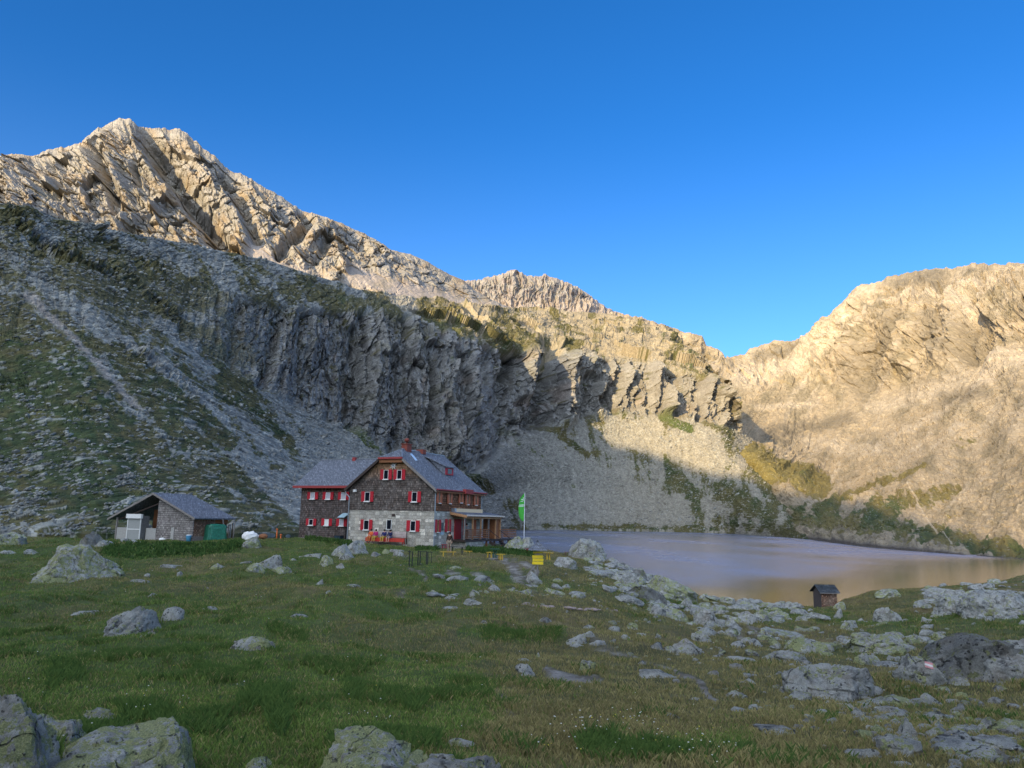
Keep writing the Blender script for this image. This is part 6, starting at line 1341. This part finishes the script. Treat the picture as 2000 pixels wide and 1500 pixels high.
# ------------------------------------------------------------------ grass
def veg_mat(name):
    m, nt, b = newmat(name); a = N(nt, 'Attribute', attribute_name='Col'); nt.links.new(a.outputs['Color'], b.inputs['Base Color'])
    b.inputs['Roughness'].default_value = .8; b.inputs['Specular IOR Level'].default_value = .1
    tr = nt.nodes.new('ShaderNodeBsdfTranslucent'); nt.links.new(a.outputs['Color'], tr.inputs['Color']); ms = nt.nodes.new('ShaderNodeMixShader'); ms.inputs[0].default_value = .3
    out = [n for n in nt.nodes if n.type == 'OUTPUT_MATERIAL'][0]; nt.links.new(b.outputs[0], ms.inputs[1]); nt.links.new(tr.outputs[0], ms.inputs[2]); nt.links.new(ms.outputs[0], out.inputs[0]); return m
M_VEG = veg_mat('grass_blades')
def blades(name, n, weight, hfun, wfun, cfun, seed, label, cat, lean=.5, rowmax=None):
    P, px, py, t, bm_, bare, lush = MEAD; rg = np.random.default_rng(seed)
    w = np.clip(weight(px, py, P), 0, None); idx = rg.choice(w.size, n, p=(w/w.sum()).ravel())
    i, j = np.unravel_index(idx, px.shape); i2 = np.minimum(i+1, px.shape[0]-1); j2 = np.minimum(j+1, px.shape[1]-1)
    a = rg.random((n, 1)); b = rg.random((n, 1)); c = P[i, j]*(1-a)*(1-b)+P[i2, j]*a*(1-b)+P[i, j2]*(1-a)*b+P[i2, j2]*a*b
    Y = c[:, 1]; h = hfun(c, px[i, j], py[i, j], rg)*rg.uniform(.5, 1.25, n); wd = wfun(Y, rg)
    az = rg.uniform(0, 6.283, n); d = np.stack([np.cos(az), np.sin(az), 0*az], -1); la = rg.uniform(0, 6.283, n); L = np.stack([np.cos(la), np.sin(la), 0*la], -1)*(h*lean*rg.random(n))[:, None]
    up = np.array([0, 0, 1.])
    v0 = c-d*wd[:, None]*.5-up*.02; v1 = c+d*wd[:, None]*.5-up*.02; v2 = c+L*.35+up*(h*.6)[:, None]+d*wd[:, None]*.35; v3 = c+L+up*h[:, None]
    V = np.stack([v0, v1, v2, v3], 1); F = np.array([[0, 1, 2], [0, 2, 3]])[None]+(np.arange(n)*4)[:, None, None]
    col = cfun(c, px[i, j], py[i, j], rg, bm_[i, j]); C = np.repeat(col[:, None], 4, 1); C[:, 3] *= 1.25
    o = np_mesh(name, V, F, M_VEG, False, C, None, 3); tag(o, label, cat, kind='stuff'); return o
_P, _px, _py, _t, _bm, _bare, _lush = MEAD
_tus = sstep(.18, .42, fbm(_P[..., 0]/1.3, _P[..., 1]/2.0, 51, 3, .6)+.10)*(1-.65*_bm)
for _pts, _w in (([(500, 1362), (560, 1360)], 12), ([(540, 1405), (545, 1430)], 14), ([(110, 1320), (150, 1325)], 14), ([(390, 1320), (440, 1322)], 9), ([(350, 1285), (380, 1290)], 7), ([(590, 1250), (560, 1240)], 6), ([(690, 1365), (700, 1360)], 10), ([(800, 1385), (820, 1386)], 8), ([(950, 1245), (1090, 1250)], 7), ([(680, 1330), (700, 1335)], 8), ([(480, 1390), (520, 1395)], 8), ([(250, 1395), (330, 1410)], 10), ([(1150, 1470), (1200, 1466)], 12), ([(1250, 1484), (1330, 1478)], 10), ([(380, 1195), (400, 1198)], 5)):
    _tus = np.maximum(_tus, cap(_px+8*fbm(_px/20, _py/10, 3, 2), _py, _pts, _w*1.6, _w, .9))
def _near(a, tab):
    return tab[np.clip(np.round(a).astype(int), 0, None)]
def _lk(c, px, py, A):
    j = np.clip(((px+450)/2900*(_px.shape[1]-1)).astype(int), 0, _px.shape[1]-1); return j
def hf(c, px, py, rg):
    tz = sstep(.18, .42, fbm(c[:, 0]/1.3, c[:, 1]/2.0, 51, 3, .6)+.10)
    return (.045+.04*np.clip(fbm(c[:, 0]/.7, c[:, 1]/.7, 8, 2)+.5, 0, 1)+.05*tz)*np.clip(.75+c[:, 1]/60, .8, 1.5)
def cf(c, px, py, rg, bm):
    n_ = len(c); g1 = np.array([.140, .200, .044]); g2 = np.array([.092, .142, .035]); b1 = np.array([.30, .245, .11]); b2 = np.array([.18, .165, .062])
    tz = sstep(.18, .42, fbm(c[:, 0]/1.3, c[:, 1]/2.0, 51, 3, .6)+.10)*(1-.6*bm)
    g = mixc(g1, g2, np.clip(rg.random(n_)*.7+tz*.6, 0, 1)); br = mixc(b1, b2, rg.random(n_)); k = (rg.random(n_) < (.20+.75*bm)).astype(float)
    lo = 1+.45*fbm(c[:, 0]/2.2, c[:, 1]/3.5, 93, 4, .6)+.25*fbm(c[:, 0]/.5, c[:, 1]/.6, 95, 2)
    return mixc(g, br, k)*(rg.uniform(.65, 1.35, n_)*np.clip(lo, .5, 1.6))[:, None]
vis = (_px > -60)*(_px < 2060)*(_py < 1560)
blades('grass', 640000, lambda px, py, P: vis*(1-np.clip(_bare*1.3, 0, 1))*(.65+_tus)*(P[..., 2] > LAKE_Z+.9), hf, lambda Y, rg: np.maximum(.0035, .00055*Y)*rg.uniform(.7, 1.4, len(Y)), cf, 21, 'short alpine grass covering the meadow', 'grass', .9)
def cft(c, px, py, rg, bm): return mixc(np.array([.052, .096, .022]), np.array([.088, .138, .034]), rg.random(len(c)))
blades('grass_tussocks', 60000, lambda px, py, P: vis*_tus**2*(1-_bare)*(py > 1180)*(.3+np.clip(fbm(px/14, py/6, 71, 3)*2+.4, 0, 1)), lambda c, px, py, rg: np.full(len(c), .14), lambda Y, rg: np.maximum(.006, .0008*Y), cft, 22, 'taller dark green grass tussocks in the meadow', 'grass', .8)
def cfl(c, px, py, rg, bm): return mixc(np.array([.030, .070, .018]), np.array([.085, .14, .035]), rg.random(len(c)))*rg.uniform(.6, 1.3, (len(c), 1))
blades('leafy_weeds', 26000, lambda px, py, P: cap(px+8*fbm(px/12, py/6, 4, 3), py, [(215, 1078), (300, 1077), (400, 1079), (462, 1068)], 11, 7, 1)*np.clip(.35+1.6*fbm(px/18, py/7, 14, 3), .03, 1)+.5*cap(px, py, [(600, 1052), (680, 1060)], 4, 4, .9)+.6*cap(px, py, [(815, 1074), (850, 1076)], 4, 4)+.5*cap(px, py, [(915, 1076), (1040, 1080)], 5, 4), lambda c, px, py, rg: .12+.38*np.clip(fbm(c[:, 0]/1.2, c[:, 1]/1.2, 61, 3)+.35, 0, 1), lambda Y, rg: rg.uniform(.08, .2, len(Y)), cfl, 23, 'lush leafy green weeds growing before the woodshed and hut', 'weeds', 1.0)
def cfw(c, px, py, rg, bm): return np.where(rg.random((len(c), 1)) < .8, np.array([[.75, .75, .68]]), np.array([[.7, .6, .1]]))
def flowers(n, seed):
    P, px, py = MEAD[:3]; rg = np.random.default_rng(seed); w = vis*(cap(px, py, [(1090, 1470), (1250, 1460), (1400, 1490)], 40, 30)+.7*cap(px, py, [(250, 1390), (360, 1400)], 18, 14)+.35*cap(px, py, [(680, 1400), (760, 1420)], 20, 20)+.5*cap(px, py, [(500, 1165), (530, 1168)], 6, 6)+.02)
    idx = rg.choice(w.size, n, p=(w/w.sum()).ravel()); c = P.reshape(-1, 3)[idx]+np.array([0, 0, 1.])*rg.uniform(.12, .22, (n, 1)); s = (.006+.0003*c[:, 1])*rg.uniform(.7, 1.3, n)
    V, F = ico(1); A = c[:, None]+V[None]*(s[:, None, None]*np.array([1, 1, .6])); Fa = F[None]+(np.arange(n)*len(V))[:, None, None]
    C = np.repeat(cfw(c, 0, 0, rg, 0)[:, None], len(V), 1); tag(np_mesh('meadow_flowers', A, Fa, M_VEG, False, C, None, 3), 'tiny white flowers dotted through the foreground grass', 'flowers', kind='stuff')
flowers(260, 31)
